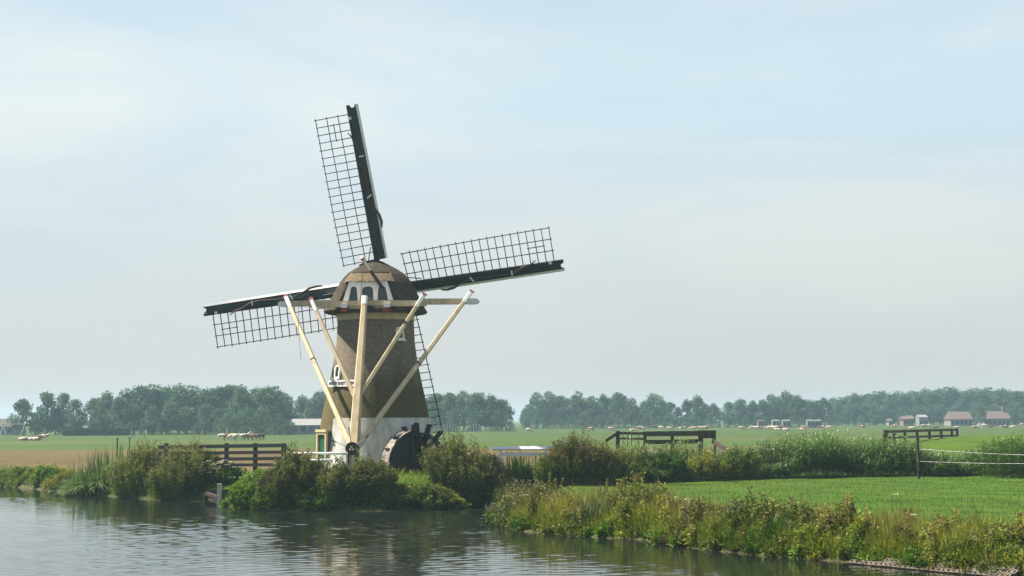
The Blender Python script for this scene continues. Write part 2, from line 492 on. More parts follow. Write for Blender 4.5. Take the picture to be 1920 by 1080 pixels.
def ground_mat():
    m, n, l, b = new_mat('grass_land')
    a = n.new('ShaderNodeAttribute'); a.attribute_name = 'tint'
    tc = n.new('ShaderNodeTexCoord')
    n1 = n.new('ShaderNodeTexNoise'); n1.inputs['Scale'].default_value = 0.5; n1.inputs['Detail'].default_value = 9; n1.inputs['Roughness'].default_value = 0.65
    n2 = n.new('ShaderNodeTexNoise'); n2.inputs['Scale'].default_value = 7; n2.inputs['Detail'].default_value = 6
    for q in (n1, n2): l.new(tc.outputs['Object'], q.inputs['Vector'])
    mr = n.new('ShaderNodeMapRange'); mr.inputs['From Min'].default_value = 0.3; mr.inputs['From Max'].default_value = 0.7
    mr.inputs['To Min'].default_value = 0.72; mr.inputs['To Max'].default_value = 1.28
    l.new(n1.outputs['Fac'], mr.inputs['Value'])
    m2 = n.new('ShaderNodeMapRange'); m2.inputs['From Min'].default_value = 0.25; m2.inputs['From Max'].default_value = 0.75
    m2.inputs['To Min'].default_value = 0.7; m2.inputs['To Max'].default_value = 1.3
    l.new(n2.outputs['Fac'], m2.inputs['Value'])
    mu = n.new('ShaderNodeMath'); mu.operation = 'MULTIPLY'; l.new(mr.outputs['Result'], mu.inputs[0]); l.new(m2.outputs['Result'], mu.inputs[1])
    sc = n.new('ShaderNodeVectorMath'); sc.operation = 'SCALE'; l.new(a.outputs['Color'], sc.inputs[0]); l.new(mu.outputs['Value'], sc.inputs['Scale'])
    l.new(sc.outputs['Vector'], b.inputs['Base Color'])
    b.inputs['Roughness'].default_value = 0.9; b.inputs['Specular IOR Level'].default_value = 0.1
    bp = n.new('ShaderNodeBump'); bp.inputs['Strength'].default_value = 0.5; bp.inputs['Distance'].default_value = 0.08
    l.new(n2.outputs['Fac'], bp.inputs['Height']); l.new(bp.outputs['Normal'], b.inputs['Normal'])
    return m
ground = link('ground', me, ground_mat(), smooth=True)
tag(ground, 'flat green polder meadows and dry brown fields behind the canal bank', 'ground', kind='structure')

# water: one sheet over the canal bed
def water_mat():
    m, n, l, b = new_mat('canal_water')
    b.inputs['Base Color'].default_value = (0.009, 0.012, 0.010, 1)
    b.inputs['Roughness'].default_value = 0.045
    b.inputs['IOR'].default_value = 1.45
    b.inputs['Specular IOR Level'].default_value = 0.5
    tc = n.new('ShaderNodeTexCoord')
    mp = n.new('ShaderNodeMapping'); mp.inputs['Scale'].default_value = (0.8, 2.0, 1.0); mp.inputs['Rotation'].default_value = (0, 0, rad(-12))
    l.new(tc.outputs['Object'], mp.inputs['Vector'])
    n1 = n.new('ShaderNodeTexNoise'); n1.inputs['Scale'].default_value = 1.0; n1.inputs['Detail'].default_value = 4; n1.inputs['Roughness'].default_value = 0.55
    l.new(mp.outputs['Vector'], n1.inputs['Vector'])
    n2 = n.new('ShaderNodeTexNoise'); n2.inputs['Scale'].default_value = 0.085; n2.inputs['Detail'].default_value = 4
    l.new(tc.outputs['Object'], n2.inputs['Vector'])          # calm and ruffled patches
    mr = n.new('ShaderNodeMapRange'); mr.inputs['From Min'].default_value = 0.40; mr.inputs['From Max'].default_value = 0.62
    mr.inputs['To Min'].default_value = 0.12; mr.inputs['To Max'].default_value = 1.0
    l.new(n2.outputs['Fac'], mr.inputs['Value'])
    mu = n.new('ShaderNodeMath'); mu.operation = 'MULTIPLY'; l.new(n1.outputs['Fac'], mu.inputs[0]); l.new(mr.outputs['Result'], mu.inputs[1])
    bp = n.new('ShaderNodeBump'); bp.inputs['Strength'].default_value = 1.0; bp.inputs['Distance'].default_value = 0.009
    l.new(mu.outputs['Value'], bp.inputs['Height']); l.new(bp.outputs['Normal'], b.inputs['Normal'])
    return m
# short wind waves as real relief where the canal lies open, dying out in calm patches
wx = axis(-50, 30, 0.28, (-700, 700), 1.5)
wy = axis(47, 114, 0.125, (-30, 260), 1.5)
WX_, WY_ = np.meshgrid(wx, wy)
WZ_ = np.zeros_like(WX_)
wr_ = np.random.default_rng(31)
for k in range(22):
    lam = 0.38 * (1.15 / 0.38) ** (k / 21.0)
    th_ = wr_.normal(math.radians(100), 0.5)
    ph_ = wr_.uniform(0, 6.28)
    WZ_ += lam * 0.0034 * np.sin((np.cos(th_) * WX_ + np.sin(th_) * WY_) * 2 * np.pi / lam + ph_)
calm = vnoise(WX_ * 0.07 + 2.3, WY_ * 0.05 + 0.7, 41) * 0.7 + vnoise(WX_ * 0.2, WY_ * 0.12, 42) * 0.3
WZ_ *= (0.38 + 0.75 * sstep(0.36, 0.66, calm)) * (0.28 + 0.72 * sstep(-26, -10, WX_)) * sstep(-55, -44, WX_) * (1 - sstep(24, 34, WX_)) * sstep(40, 48, WY_) * (1 - sstep(112, 121, WY_))
widx = np.arange(WX_.size).reshape(WX_.shape)
wq = np.stack([widx[:-1, :-1], widx[:-1, 1:], widx[1:, 1:], widx[1:, :-1]], -1).reshape(-1, 4)
wme = fill_mesh(bpy.data.meshes.new('water'), np.stack([WX_, WY_, WZ_], -1), wq)
tag(link('water', wme, water_mat(), smooth=True), 'calm grey-green canal water', 'water', kind='structure')
# ------------------------------------------------------------------ windmill
MILL.z = gz(MILL.x, MILL.y) - 0.05
mill = thing('windmill', MILL, 'round brick windmill with thatched cap and four lattice sails above the canal', 'windmill')
YAW, TILT = rad(6.5), rad(10)
U = Vector((math.cos(YAW), -math.sin(YAW), 0)); V = Vector((math.sin(YAW), math.cos(YAW), 0)); Z = Vector((0, 0, 1))
def L(u, v, z):                       # cap frame: u right, v towards the sails, z world height
    return Vector((MILL.x, MILL.y, 0)) + U * u + V * v + Z * z
def tower_r(z):
    return float(np.interp(z, [1.0, 1.9, 4.0, 5.48, 6.6, 7.5, 8.4, 9.4, 10.5, 12.5], [4.22, 4.10, 3.80, 3.58, 3.35, 3.14, 2.95, 2.76, 2.61, 2.52]))
to_cam = math.atan2(CAM.x - MILL.x, CAM.y - MILL.y)       # direction of the viewer side of the tower
def T(deg, z, off=0.0):               # point on the tower wall; deg positive = to the right of the viewer-facing line
    a = to_cam - rad(deg)
    r = tower_r(z) + off
    return Vector((MILL.x + math.sin(a) * r, MILL.y + math.cos(a) * r, z))
def cone_shell(z0, z1, d0, d1, off, nseg, nz, closed=False, thick=None, off1=None):
    vs, fs, uv = [], [], []
    off1 = off if off1 is None else off1
    zs = np.linspace(z0, z1, nz + 1); ds = np.linspace(d0, d1, nseg + 1)
    for j, z in enumerate(zs):
        for d in ds: vs.append(T(d, z, off + (off1 - off) * j / nz))
    w = nseg + 1
    for j in range(nz):
        for i in range(nseg): fs.append((j * w + i, j * w + i + 1, (j + 1) * w + i + 1, (j + 1) * w + i))
    if thick:
        n0 = len(vs)
        for j, z in enumerate(zs):
            for d in ds: vs.append(T(d, z, off - thick))
        for i in range(nseg):
            fs.append((nz * w + i, nz * w + i + 1, n0 + nz * w + i + 1, n0 + nz * w + i))
            fs.append((i, i + 1, n0 + i + 1, n0 + i))
        if not closed:
            for j in range(nz):
                for i in (0, nseg): fs.append((j * w + i, (j + 1) * w + i, n0 + (j + 1) * w + i, n0 + j * w + i))
    return vs, fs
# tower wall
vs, fs = cone_shell(MILL.z - 0.6, 12.3, -180, 180, 0, 96, 30)
mb = MB().add(vs, fs)
tower = mb.build('tower_wall', M['brick'], mill, smooth=True)
uvl = tower.data.uv_layers.new(name='UVMap')
for lp in tower.data.loops:
    co = tower.data.vertices[lp.vertex_index].co
    k = lp.vertex_index % 97
    uvl.data[lp.index].uv = ((k / 96.0) * 21.0, co.z)
# lime-washed skirt, cornice
vs, fs = cone_shell(MILL.z - 0.5, 5.46, -48.5, 150, 0.05, 60, 6, thick=0.2)
MB().add(vs, fs).build('plaster_skirt', M['plaster'], mill, smooth=False)
vs, fs = cone_shell(11.92, 12.24, -180, 180, 0.05, 72, 2, closed=True, thick=0.3)
MB().add(vs, fs).build('cornice', M['cream'], mill)
vs, fs = cone_shell(12.24, 12.44, -180, 180, 0.11, 72, 1, closed=True, thick=0.3)
MB().add(vs, fs).build('cornice', M['cream'], mill)

# thatched cap: rings lofted, with the rear opening cut out of it
RINGS = [(12.36, 2.9, 3.1, 0.0), (12.42, 3.32, 3.42, 0.0), (12.52, 3.42, 3.56, 0.0), (12.72, 3.30, 3.46, 0.02), (13.17, 3.05, 3.24, 0.05), (13.6, 2.84, 3.06, 0.08),
         (14.1, 2.60, 2.86, 0.12), (14.53, 2.36, 2.66, 0.17), (14.88, 2.09, 2.44, 0.2), (15.14, 1.82, 2.2, 0.24), (15.40, 1.45, 1.9, 0.28), (15.64, 1.0, 1.5, 0.3), (15.82, 0.55, 1.1, 0.32), (15.88, 0.3, 0.85, 0.33)]
vs, fs, NS = [], [], 96
rr_ = random.Random(3)
for z, a, b, c in RINGS:
    for k in range(NS):
        t = 2 * math.pi * k / NS
        cs, sn = math.cos(t), math.sin(t)
        e = 2 / 2.25
        j = 1 + 0.006 * rr_.uniform(-1, 1)
        vs.append(L(a * j * math.copysign(abs(cs) ** e, cs), c + b * j * math.copysign(abs(sn) ** e, sn), z + 0.012 * rr_.uniform(-1, 1)))
for i in range(len(RINGS) - 1):
    for k in range(NS): fs.append((i * NS + k, i * NS + (k + 1) % NS, (i + 1) * NS + (k + 1) % NS, (i + 1) * NS + k))
fs += [tuple(range(NS))[::-1], tuple(range((len(RINGS) - 1) * NS, len(RINGS) * NS))]
cap = MB().add(vs, fs).build('thatched_cap', M['thatch'], mill)
cut = MB()
cut.add([L(u, v, z) for v in (-6, -2.42) for u, z in ((-2.02, 12.74), (2.02, 12.74), (1.47, 14.42), (-1.47, 14.42))],
        [(0, 1, 2, 3), (7, 6, 5, 4), (0, 4, 5, 1), (1, 5, 6, 2), (2, 6, 7, 3), (3, 7, 4, 0)])
cutter = cut.build('cutter', M['thatch'], mill)
bo = cap.modifiers.new('cut', 'BOOLEAN'); bo.operation = 'DIFFERENCE'; bo.object = cutter; bo.solver = 'EXACT'
bpy.context.view_layer.update()
dg = bpy.context.evaluated_depsgraph_get()
newme = bpy.data.meshes.new_from_object(cap.evaluated_get(dg))
cap.modifiers.clear(); cap.data = newme
bpy.data.objects.remove(cutter)
cap.data.materials.clear(); cap.data.materials.append(M['thatch'])
smooth_by_angle(cap, 40)
cap['label'] = 'dome of dark weathered thatch'
# thatch tiers laid over the rear opening, the lower one in a sunlit colour
def cap_rear(u, z, off):
    a = np.interp(z, [r[0] for r in RINGS], [r[1] for r in RINGS]); b = np.interp(z, [r[0] for r in RINGS], [r[2] for r in RINGS]); c = np.interp(z, [r[0] for r in RINGS], [r[3] for r in RINGS])
    q = max(0.0, 1 - (abs(u) / a) ** 2.25) ** (1 / 2.25)
    return L(u * (1 + off / 3), c - b * q - off, z)
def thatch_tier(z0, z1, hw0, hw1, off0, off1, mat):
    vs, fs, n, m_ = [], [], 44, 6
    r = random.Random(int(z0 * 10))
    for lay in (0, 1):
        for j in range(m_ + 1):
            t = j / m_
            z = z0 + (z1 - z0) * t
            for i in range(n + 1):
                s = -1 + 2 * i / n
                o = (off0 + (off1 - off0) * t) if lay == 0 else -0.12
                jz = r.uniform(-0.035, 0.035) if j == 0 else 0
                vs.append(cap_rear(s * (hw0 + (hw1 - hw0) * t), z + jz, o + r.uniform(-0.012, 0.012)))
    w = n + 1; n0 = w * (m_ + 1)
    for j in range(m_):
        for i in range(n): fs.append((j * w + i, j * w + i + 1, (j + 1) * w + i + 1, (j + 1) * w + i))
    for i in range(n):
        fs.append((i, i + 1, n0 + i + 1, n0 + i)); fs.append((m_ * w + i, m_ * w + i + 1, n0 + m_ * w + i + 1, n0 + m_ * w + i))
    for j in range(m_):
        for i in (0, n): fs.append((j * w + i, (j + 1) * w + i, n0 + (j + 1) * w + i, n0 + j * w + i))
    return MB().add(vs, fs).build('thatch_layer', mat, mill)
thatch_tier(14.38, 15.06, 1.62, 1.28, 0.20, 0.06, M['thatch_sunlit'])
thatch_tier(15.02, 15.6, 1.22, 0.7, 0.14, 0.03, M['thatch'])
# dark ridge board and its end
mb = MB()
prof = [(-0.98, 15.66), (-0.6, 15.86), (-0.2, 15.95), (0.25, 15.95), (0.6, 15.85), (0.98, 15.62)]
vs = []
for v in (-0.75, 1.5):
    vs += [L(u, v, z) for u, z in prof] + [L(u, v, z - 0.1) for u, z in prof]
n = len(prof); fs = []
for i in range(n - 1):
    for o_ in (0, n): fs.append((o_ + i, o_ + i + 1, 2 * n + o_ + i + 1, 2 * n + o_ + i))
    for o_ in (0, 2 * n): fs.append((o_ + i, o_ + i + 1, o_ + n + i + 1, o_ + n + i))
MB().add(vs, fs).build('ridge_cover', M['black'], mill)

# rear window wall: white board with three arched lights
def arch(u0, u1, t0, t1, zb, zs, zt, n=8):
    """opening: bottom u0..u1 at zb, springing t0..t1 at zs, crown zt"""
    pts = [(u0, zb), (u1, zb)]
    for i in range(n + 1):
        a = math.pi * i / n
        pts.append(((t0 + t1) / 2 + (t1 - t0) / 2 * math.cos(a), zs + (zt - zs) * math.sin(a) ** 0.8 if 0 < i < n else zs))
    return pts
outer = [(-1.78, 12.80), (-1.5, 12.86), (1.5, 12.86), (1.78, 12.80), (1.26, 14.36), (-1.26, 14.36)]
lights = [(-1.36, -0.68, -1.17, -0.74), (-0.42, 0.36, -0.40, 0.34), (0.62, 1.38, 0.66, 1.2)]
holes = [arch(a, b, c, d, 12.93, 13.78, 14.06) for a, b, c, d in lights]
vs, fs = flat_poly(outer, holes, 0.09)
back_frame = MB().add(placed(vs, L(0, -2.53, 0), U, Z, -V), fs).build('window_board', M['white'], mill)
back_frame['label'] = 'white scalloped window board at the rear of the cap'
for a, b, c, d in lights:
    MB().box(L((a + b) / 2, -2.455, 13.5), (0.9, 0.03, 1.2), U, V, Z).build('window_pane', M['glass'], back_frame)

# beams, tail and struts
def cap_w(u, v, z): return L(u, v, z)
mb = MB()
n = 12
def arched_beam(name, u0, u1, v, zmid, rise, h, d, mat):
    vs, fs = [], []
    for i in range(n + 1):
        t = i / n; u = u0 + (u1 - u0) * t
        zc = zmid - rise * (2 * t - 1) ** 2
        hh = h * (1 - 0.12 * abs(2 * t - 1))
        vs += [L(u, v - d / 2, zc - hh / 2), L(u, v + d / 2, zc - hh / 2), L(u, v + d / 2, zc + hh / 2), L(u, v - d / 2, zc + hh / 2)]
    for i in range(n):
        for k in range(4): fs.append((i * 4 + k, i * 4 + (k + 1) % 4, i * 4 + 4 + (k + 1) % 4, i * 4 + 4 + k))
    fs += [(0, 1, 2, 3), (n * 4 + 3, n * 4 + 2, n * 4 + 1, n * 4)]
    return MB().add(vs, fs).build(name, mat, mill)
short_beam = arched_beam('short_cross_beam', -3.7, 3.95, -3.1, 12.88, 0.05, 0.40, 0.34, M['cream'])
long_beam = arched_beam('long_cross_beam', -6.4, 6.85, -0.3, 13.17, 0.04, 0.42, 0.36, M['cream'])
for beam_, ue, v, zc, pl in ((long_beam, -6.4, -0.3, 13.13, 1), (long_beam, 6.85, -0.3, 13.13, -1)):
    vs, fs = flat_poly([(0, -0.19), (0.5, -0.19), (0.62, -0.19), (0.62, 0.19), (0.0, 0.19), (-0.16, 0.1), (-0.2, -0.05)], [], 0.40)
    MB().add(placed(vs, L(ue, v, zc), U * pl, Z, V * pl), fs).build('painted_beam_end', M['white'], beam_)
# sleepers under the cap: white and red painted ends
for u in (-1.42, 1.40):
    b_ = MB().beam(L(u, -1.5, 12.73), L(u, -3.42, 12.73), 0.40, 0.26).build('sleeper_end', M['white'], mill)
    MB().box(L(u, -3.44, 12.42), (0.43, 0.18, 0.15), U, V, Z).build('red_band', M['red'], b_)
foot = L(-0.02, -6.75, 3.52)
tail_top = L(-0.03, -3.42, 13.3)
# tail pole: tapered, faceted timber
tail = MB().beam(foot + (foot - tail_top) * 0.03, tail_top, 0.62, 0.62, 0.34, 0.34, upv=V, ch=0.07).build('tail_pole', M['cream'], mill)
MB().beam(tail_top - (tail_top - foot).normalized() * 0.55, tail_top + (tail_top - foot).normalized() * 0.03, 0.375, 0.375, 0.355, 0.355, upv=V, ch=0.07).build('white_pole_head', M['white'], tail)
axis_t = (tail_top - foot)
def strut(p_top, p_bot, w=0.27, strap=None, w0=None):
    d = (p_top - p_bot).normalized()
    s = MB().beam(p_bot, p_top, w0 or w, w0 or w, w * 0.92, w * 0.92, upv=-V, ch=0.035).build('strut', M['cream'], mill)
    MB().beam(p_top - d * 0.95, p_top + d * 0.04, w * 0.95 + 0.012, w * 0.95 + 0.012, upv=-V, ch=0.035).build('white_strut_head', M['white'], s)
    MB().box(p_top + d * 0.07, (w * 1.25, w * 1.25, 0.10), d.cross(V).normalized(), V, d).build('red_strut_cap', M['red'], s)
    if strap:
        p = p_bot + (p_top - p_bot) * strap
        MB().beam(p - d * 0.05, p + d * 0.05, w * 1.12, w * 1.12, upv=-V).build('iron_strap', M['brown_wood'], s)
    return s
strut(L(-6.02, -0.55, 13.62), foot + U * -0.22 + Z * 0.25, 0.26, 0.56, 0.30)
strut(L(6.55, -0.55, 13.75), foot + U * 0.25 + Z * 0.15, 0.26, 0.52, 0.32)
strut(L(-3.62, -3.38, 13.22), foot + axis_t * 0.335 + U * -0.2, 0.25)
strut(L(3.85, -3.38, 13.38), foot + axis_t * 0.355 + U * 0.2, 0.25, 0.71)
# ropes
MB().tube([L(-4.5, -3.0, 13.0), L(-4.4, -3.6, 11.4), L(-4.3, -3.2, 9.3)], 0.018, 5).build('rope', M['rope'], mill)
MB().tube([L(0.16, -4.7, 15.75), L(0.05, -4.6, 14.4), L(-0.18, -4.2, 12.95)], 0.022, 5).build('rope', M['rope'], mill)
# brake lever poking out of the right-hand light
lev0, lev1 = L(0.93, -2.5, 13.95), L(0.1, -4.8, 15.62)
lv = MB().beam(lev0, lev0 + (lev1 - lev0) * 0.62, 0.16, 0.16).build('brake_lever', M['black'], mill)
MB().beam(lev0 + (lev1 - lev0) * 0.62, lev1, 0.13, 0.13).build('white_lever_end', M['white'], lv)
MB().beam(lev1 - (lev1 - lev0) * 0.01, lev1 + (lev1 - lev0) * 0.05, 0.17, 0.17).build('red_lever_tip', M['red'], lv)
# capstan at the tail's foot
cw = foot + V * -0.48 + U * -0.02 + Z * 0.05
N_ = -V
whl = MB()
ring = [(0.40 * math.cos(2 * math.pi * k / 28), 0.40 * math.sin(2 * math.pi * k / 28)) for k in range(28)]
vs, fs = flat_poly(ring, [], 0.20)
wheel = whl.add(placed(vs, cw, U, Z, N_), fs).build('capstan_wheel', M['black'], mill)
for k in range(6):
    a = rad(98 - 60 * k); d = U * math.cos(a) + Z * math.sin(a)
    h_ = MB().beam(cw + d * 0.36 + N_ * -0.02, cw + d * 1.1 + N_ * 0.05, 0.06, 0.06, 0.05, 0.05, upv=V).build('handle_spoke', M['white'], wheel)
    MB().beam(cw + d * 1.06 + N_ * 0.045, cw + d * 1.34 + N_ * 0.07, 0.066, 0.066, upv=V).build('black_grip', M['black'], h_)
for k in range(6):
    a0, a1 = rad(90 + 60 * k - 28), rad(90 + 60 * k + 28)
    vs, fs = flat_poly([(0.02 * math.cos((a0 + a1) / 2), 0.02 * math.sin((a0 + a1) / 2)), (0.17 * math.cos(a0), 0.17 * math.sin(a0)), (0.17 * math.cos(a1), 0.17 * math.sin(a1))], [], 0.02)
    MB().add(placed(vs, cw + N_ * 0.11, U, Z, N_), fs).build('painted_wedge', M['white'] if k % 2 == 0 else M['red'], wheel)
MB().box(foot + Z * -0.55 + V * -0.05, (0.66, 0.60, 1.15), U, V, Z).build('tail_foot', M['cream'], mill)
for u in (-0.30, 0.30):
    g0 = foot + U * u + V * -0.4
    MB().beam(Vector((g0.x, g0.y, gz(g0.x, g0.y) - 0.2)), g0 + Z * 0.1, 0.16, 0.16).build('capstan_post', M['black'], wheel)

# door on the left flank, small windows, name board
def wall_frame(deg, z, off, lean=0.0):
    a = to_cam - rad(deg)
    nrm = Vector((math.sin(a), math.cos(a), 0)); tan = Vector((nrm.y, -nrm.x, 0))
    if tan.dot(Vector((1, 0, 0))) < 0: tan = -tan
    r = tower_r(z) + off
    nn = (nrm + Z * lean).normalized(); upv = nn.cross(tan); upv = upv if upv.z > 0 else -upv
    return Vector((MILL.x, MILL.y, 0)) + nrm * r + Z * z, tan, upv, nn
o_, ex, ey, ez = wall_frame(-60, 3.2, 0.12)
door = MB()
vs, fs = flat_poly([(-0.66, -1.4), (0.66, -1.4), (0.66, 1.42), (-0.66, 1.42)], [[(-0.50, -1.3), (0.50, -1.3), (0.50, 1.2), (-0.50, 1.2)]], 0.16)
frame = MB().add(placed(vs, o_ - ez * 0.02, ex, ey, ez), fs).build('door_frame', M['cream'], mill)
MB().box(o_ - ez * 0.10 + ey * -0.05, (1.0, 2.5, 0.05), ex, ey, ez).build('door', M['door_green'], frame)
MB().box(o_ - ez * 0.055 + ex * 0.36 + ey * -0.15, (0.05, 0.16, 0.05), ex, ey, ez).build('handle', M['white'], frame)
vs, fs = flat_poly([(-0.70, -1.4), (0.70, -1.4), (0.70, 1.45), (-0.70, 1.45)], [], 0.55)
MB().add(placed(vs, o_ - ez * 0.40, ex, ey, ez), fs).build('door_reveal', M['brick'], mill)
MB().box(o_ + ey * 1.44 + ez * 0.0, (1.44, 0.16, 0.22), ex, ey, ez).build('lintel', M['cream'], frame)
for deg, z, w, h in ((-56, 8.45, 0.62, 1.0), (36.5, 10.95, 0.62, 0.95)):
    o_, ex, ey, ez = wall_frame(deg, z, 0.06, 0.12)
    vs, fs = flat_poly(arch(-w / 2, w / 2, -w / 2, w / 2, -h / 2, h * 0.2, h / 2), [arch(-w / 2 + 0.1, w / 2 - 0.1, -w / 2 + 0.1, w / 2 - 0.1, -h / 2 + 0.2, h * 0.15, h / 2 - 0.1)], 0.14)
    wf = MB().add(placed(vs, o_, ex, ey, ez), fs).build('window_frame', M['white'], mill)
    MB().box(o_ - ez * 0.03, (w - 0.12, h - 0.3, 0.03), ex, ey, ez).build('window_pane', M['glass'], wf)
    MB().box(o_ + ez * 0.08 + ey * (-h / 2 + 0.04), (w + 0.08, 0.09, 0.2), ex, ey, ez).build('window_sill', M['white'], wf)
o_, ex, ey, ez = wall_frame(-43.5, 7.72, 0.10, 0.12)
ex = (ex - ey * 0.0).normalized()
board = MB().box(o_, (2.42, 0.42, 0.06), ex, ey, ez).build('name_board', M['white'], mill)
vs, fs = text_faces('HOOP DOET LEVEN', 0.31, 0.012)
w_ = max(v.x for v in vs) - min(v.x for v in vs)
k = 2.24 / w_
vs = [Vector((v.x * k, v.y, v.z)) for v in vs]
letters = MB().add(placed(vs, o_ + ez * 0.045, ex, ey, ez), fs).build('lettering', M['black'], board)
letters['label'] = 'dark painted lettering HOOP DOET LEVEN'
for u in (-1.15, 1.15):
    MB().beam(o_ + ex * u - ez * 0.03, o_ + ex * u - ez * 0.5, 0.06, 0.06).build('board_bracket', M['black'], board)

# ------------------------------------------------------------------ sails
HUB = L(-0.22, 3.15, 14.42)
n_ax = (V * math.cos(TILT) + Z * math.sin(TILT)).normalized()
e1 = U.copy(); e2 = (Z * math.cos(TILT) - V * math.sin(TILT)).normalized()
R_S, R0 = 12.75, 1.95
def weather(r): return rad(float(np.interp(r, [1.5, 4, 8, 12], [24, 19, 11, 4])))
def SP(r, s, z=0.0):                  # point of the twisted sail plane
    w = weather(r)
    return Vector((r, s * math.cos(w) - z * math.sin(w), s * math.sin(w) + z * math.cos(w)))
sail_meshes = {}
def sail_part(name, fn, key=None):
    key = key or name
    if key not in sail_meshes:
        mb = MB(); fn(mb); sail_meshes[key] = mb.mesh(name)
    return sail_meshes[key]
bar_r = [2.0 + i * 0.533 for i in range(20)]
def twisted_strip(mb, r0_, r1_, s0, s1, z0, z1, th, n=6, notch=False):
    vs = []
    for i in range(n + 1):
        r = r0_ + (r1_ - r0_) * i / n
        vs += [SP(r, s0, z0 - th / 2), SP(r, s1, z1 - th / 2), SP(r, s1, z1 + th / 2), SP(r, s0, z0 + th / 2)]
    fs = [(0, 1, 2, 3), (n * 4 + 3, n * 4 + 2, n * 4 + 1, n * 4)]
    for i in range(n):
        for k in range(4): fs.append((i * 4 + k, i * 4 + (k + 1) % 4, i * 4 + 4 + (k + 1) % 4, i * 4 + 4 + k))
    mb.add(vs, fs)
NB = 9
edges_b = np.linspace(R0, 11.85, NB + 1)
def make_sail(theta, zoff, idx):
    X = e1 * math.cos(theta) + e2 * math.sin(theta)
    Y = -e1 * math.sin(theta) + e2 * math.cos(theta)
    Zl = X.cross(Y)
    o = HUB + n_ax * zoff - MILL
    me = sail_part('sail_stock', lambda mb: mb.beam((0.0, 0, 0), (R_S, 0, 0), 0.36, 0.32, 0.20, 0.20, upv=(0, 0, 1), ch=0.03))
    s = link('sail', me, M['black'], mill)
    s.matrix_local = Matrix(((X.x, Y.x, Zl.x, o.x), (X.y, Y.y, Zl.y, o.y), (X.z, Y.z, Zl.z, o.z), (0, 0, 0, 1)))
    for i, r in enumerate(bar_r):
        end = 2.44 + (0.05 if i % 2 else 0.0)
        link('lattice_bar', sail_part('lattice_bar', lambda mb: mb.beam(SP(r, -0.16), SP(r, end), 0.062, 0.05, 0.05, 0.04), 'bar%d' % i), M['bar'], s)
    for j, sv in enumerate((0.80, 1.59, 2.36)):
        link('lattice_rail', sail_part('lattice_rail', lambda mb: twisted_strip(mb, bar_r[0] - 0.12, bar_r[-1] + 0.1, sv - 0.027, sv + 0.027, 0.03, 0.03, 0.045, 10), 'rail%d' % j), M['bar'], s)
    link('short_lattice_rail', sail_part('short_lattice_rail', lambda mb: twisted_strip(mb, bar_r[-5] - 0.05 + 0.5, bar_r[-2] + 0.08, 1.17, 1.225, 0.03, 0.03, 0.045, 2)), M['bar'], s)
    for b in range(NB):
        a, c = edges_b[b] + 0.001, edges_b[b + 1] - 0.001
        wd = 0.60 - 0.05 * b / NB
        link('board_panel', sail_part('board_panel', lambda mb: twisted_strip(mb, a, c, -0.10, -wd, 0.06, 0.0 + 0.012 * (b % 2), 0.05, 2), 'panel%d' % b), M['dark_green'], s)
        link('white_edge', sail_part('white_edge', lambda mb: twisted_strip(mb, a, c, -wd - 0.004, -wd - 0.17, 0.02 + 0.01 * (b % 2), -0.04, 0.06, 2), 'edge%d' % b), M['white'], s)
    def tip(mb):
        pts = [(11.852, -0.10), (12.73, -0.10), (12.73, -0.15)]
        for k in range(9):
            t = math.pi * k / 8
            pts.append((12.73 - 0.2 * math.sin(t), -0.15 - 0.17 + 0.17 * math.cos(t)))
        pts += [(12.73, -0.55), (11.852, -0.55)]
        vs, fs = flat_poly(pts, [], 0.05)
        mb.add([SP(v[0], v[1], v[2] + 0.03) for v in vs], fs)
    link('notched_tip_board', sail_part('notched_tip_board', tip), M['dark_green'], s)
    link('white_edge', sail_part('white_edge', lambda mb: twisted_strip(mb, 11.852, 12.73, -0.554, -0.72, 0.02, -0.04, 0.06, 2), 'edge_tip'), M['white'], s)
    rj = random.Random(20 + idx)
    pts = [(10.9, 0.32), (10.55, 0.10), (10.0, -0.02), (9.3, -0.30), (8.6, -0.36), (7.2, -0.30 + rj.uniform(-.04, .04)), (6.2, -0.28), (5.6, -0.45), (5.0, -0.72), (4.5, -0.80), (4.1, -0.74)]
    mb = MB(); mb.tube([SP(r, sv + rj.uniform(-.02, .02), 0.14) for r, sv in pts], [0.03, 0.06, 0.09, 0.08, 0.07, 0.06, 0.06, 0.07, 0.09, 0.08, 0.05], 7)
    link('furled_sailcloth', mb.mesh('furled_sailcloth'), M['cloth'], s, smooth=True)
    for r in (9.15, 6.25):
        link('white_clamp', sail_part('white_clamp', lambda mb: mb.beam(SP(r, -0.12, 0.2), SP(r + (0.0 if r > 7 else 0.2), -0.46, 0.2), 0.09, 0.07), 'clamp%.0f' % r), M['white'], s)
    link('white_marker', sail_part('white_marker', lambda mb: mb.box(SP(11.85, 0.0, 0.13), (0.2, 0.2, 0.03))), M['white'], s)
    link('stay_rod', sail_part('stay_rod', lambda mb: mb.tube([(2.9, 0.25, 0.1), (1.2, 0.7, 0.9)], 0.035, 6)), M['bar'], s)
    return s
TH0 = rad(7.6)
for i in range(4):
    make_sail(TH0 + i * math.pi / 2 + (rad(1.4) if i % 2 else 0), 0.18 if i % 2 else -0.18, i)
hub = MB().beam(HUB - n_ax * 1.6, HUB + n_ax * 0.55, 0.62, 0.62, 0.72, 0.72, ch=0.12)
hub.build('windshaft_head', M['black'], mill)

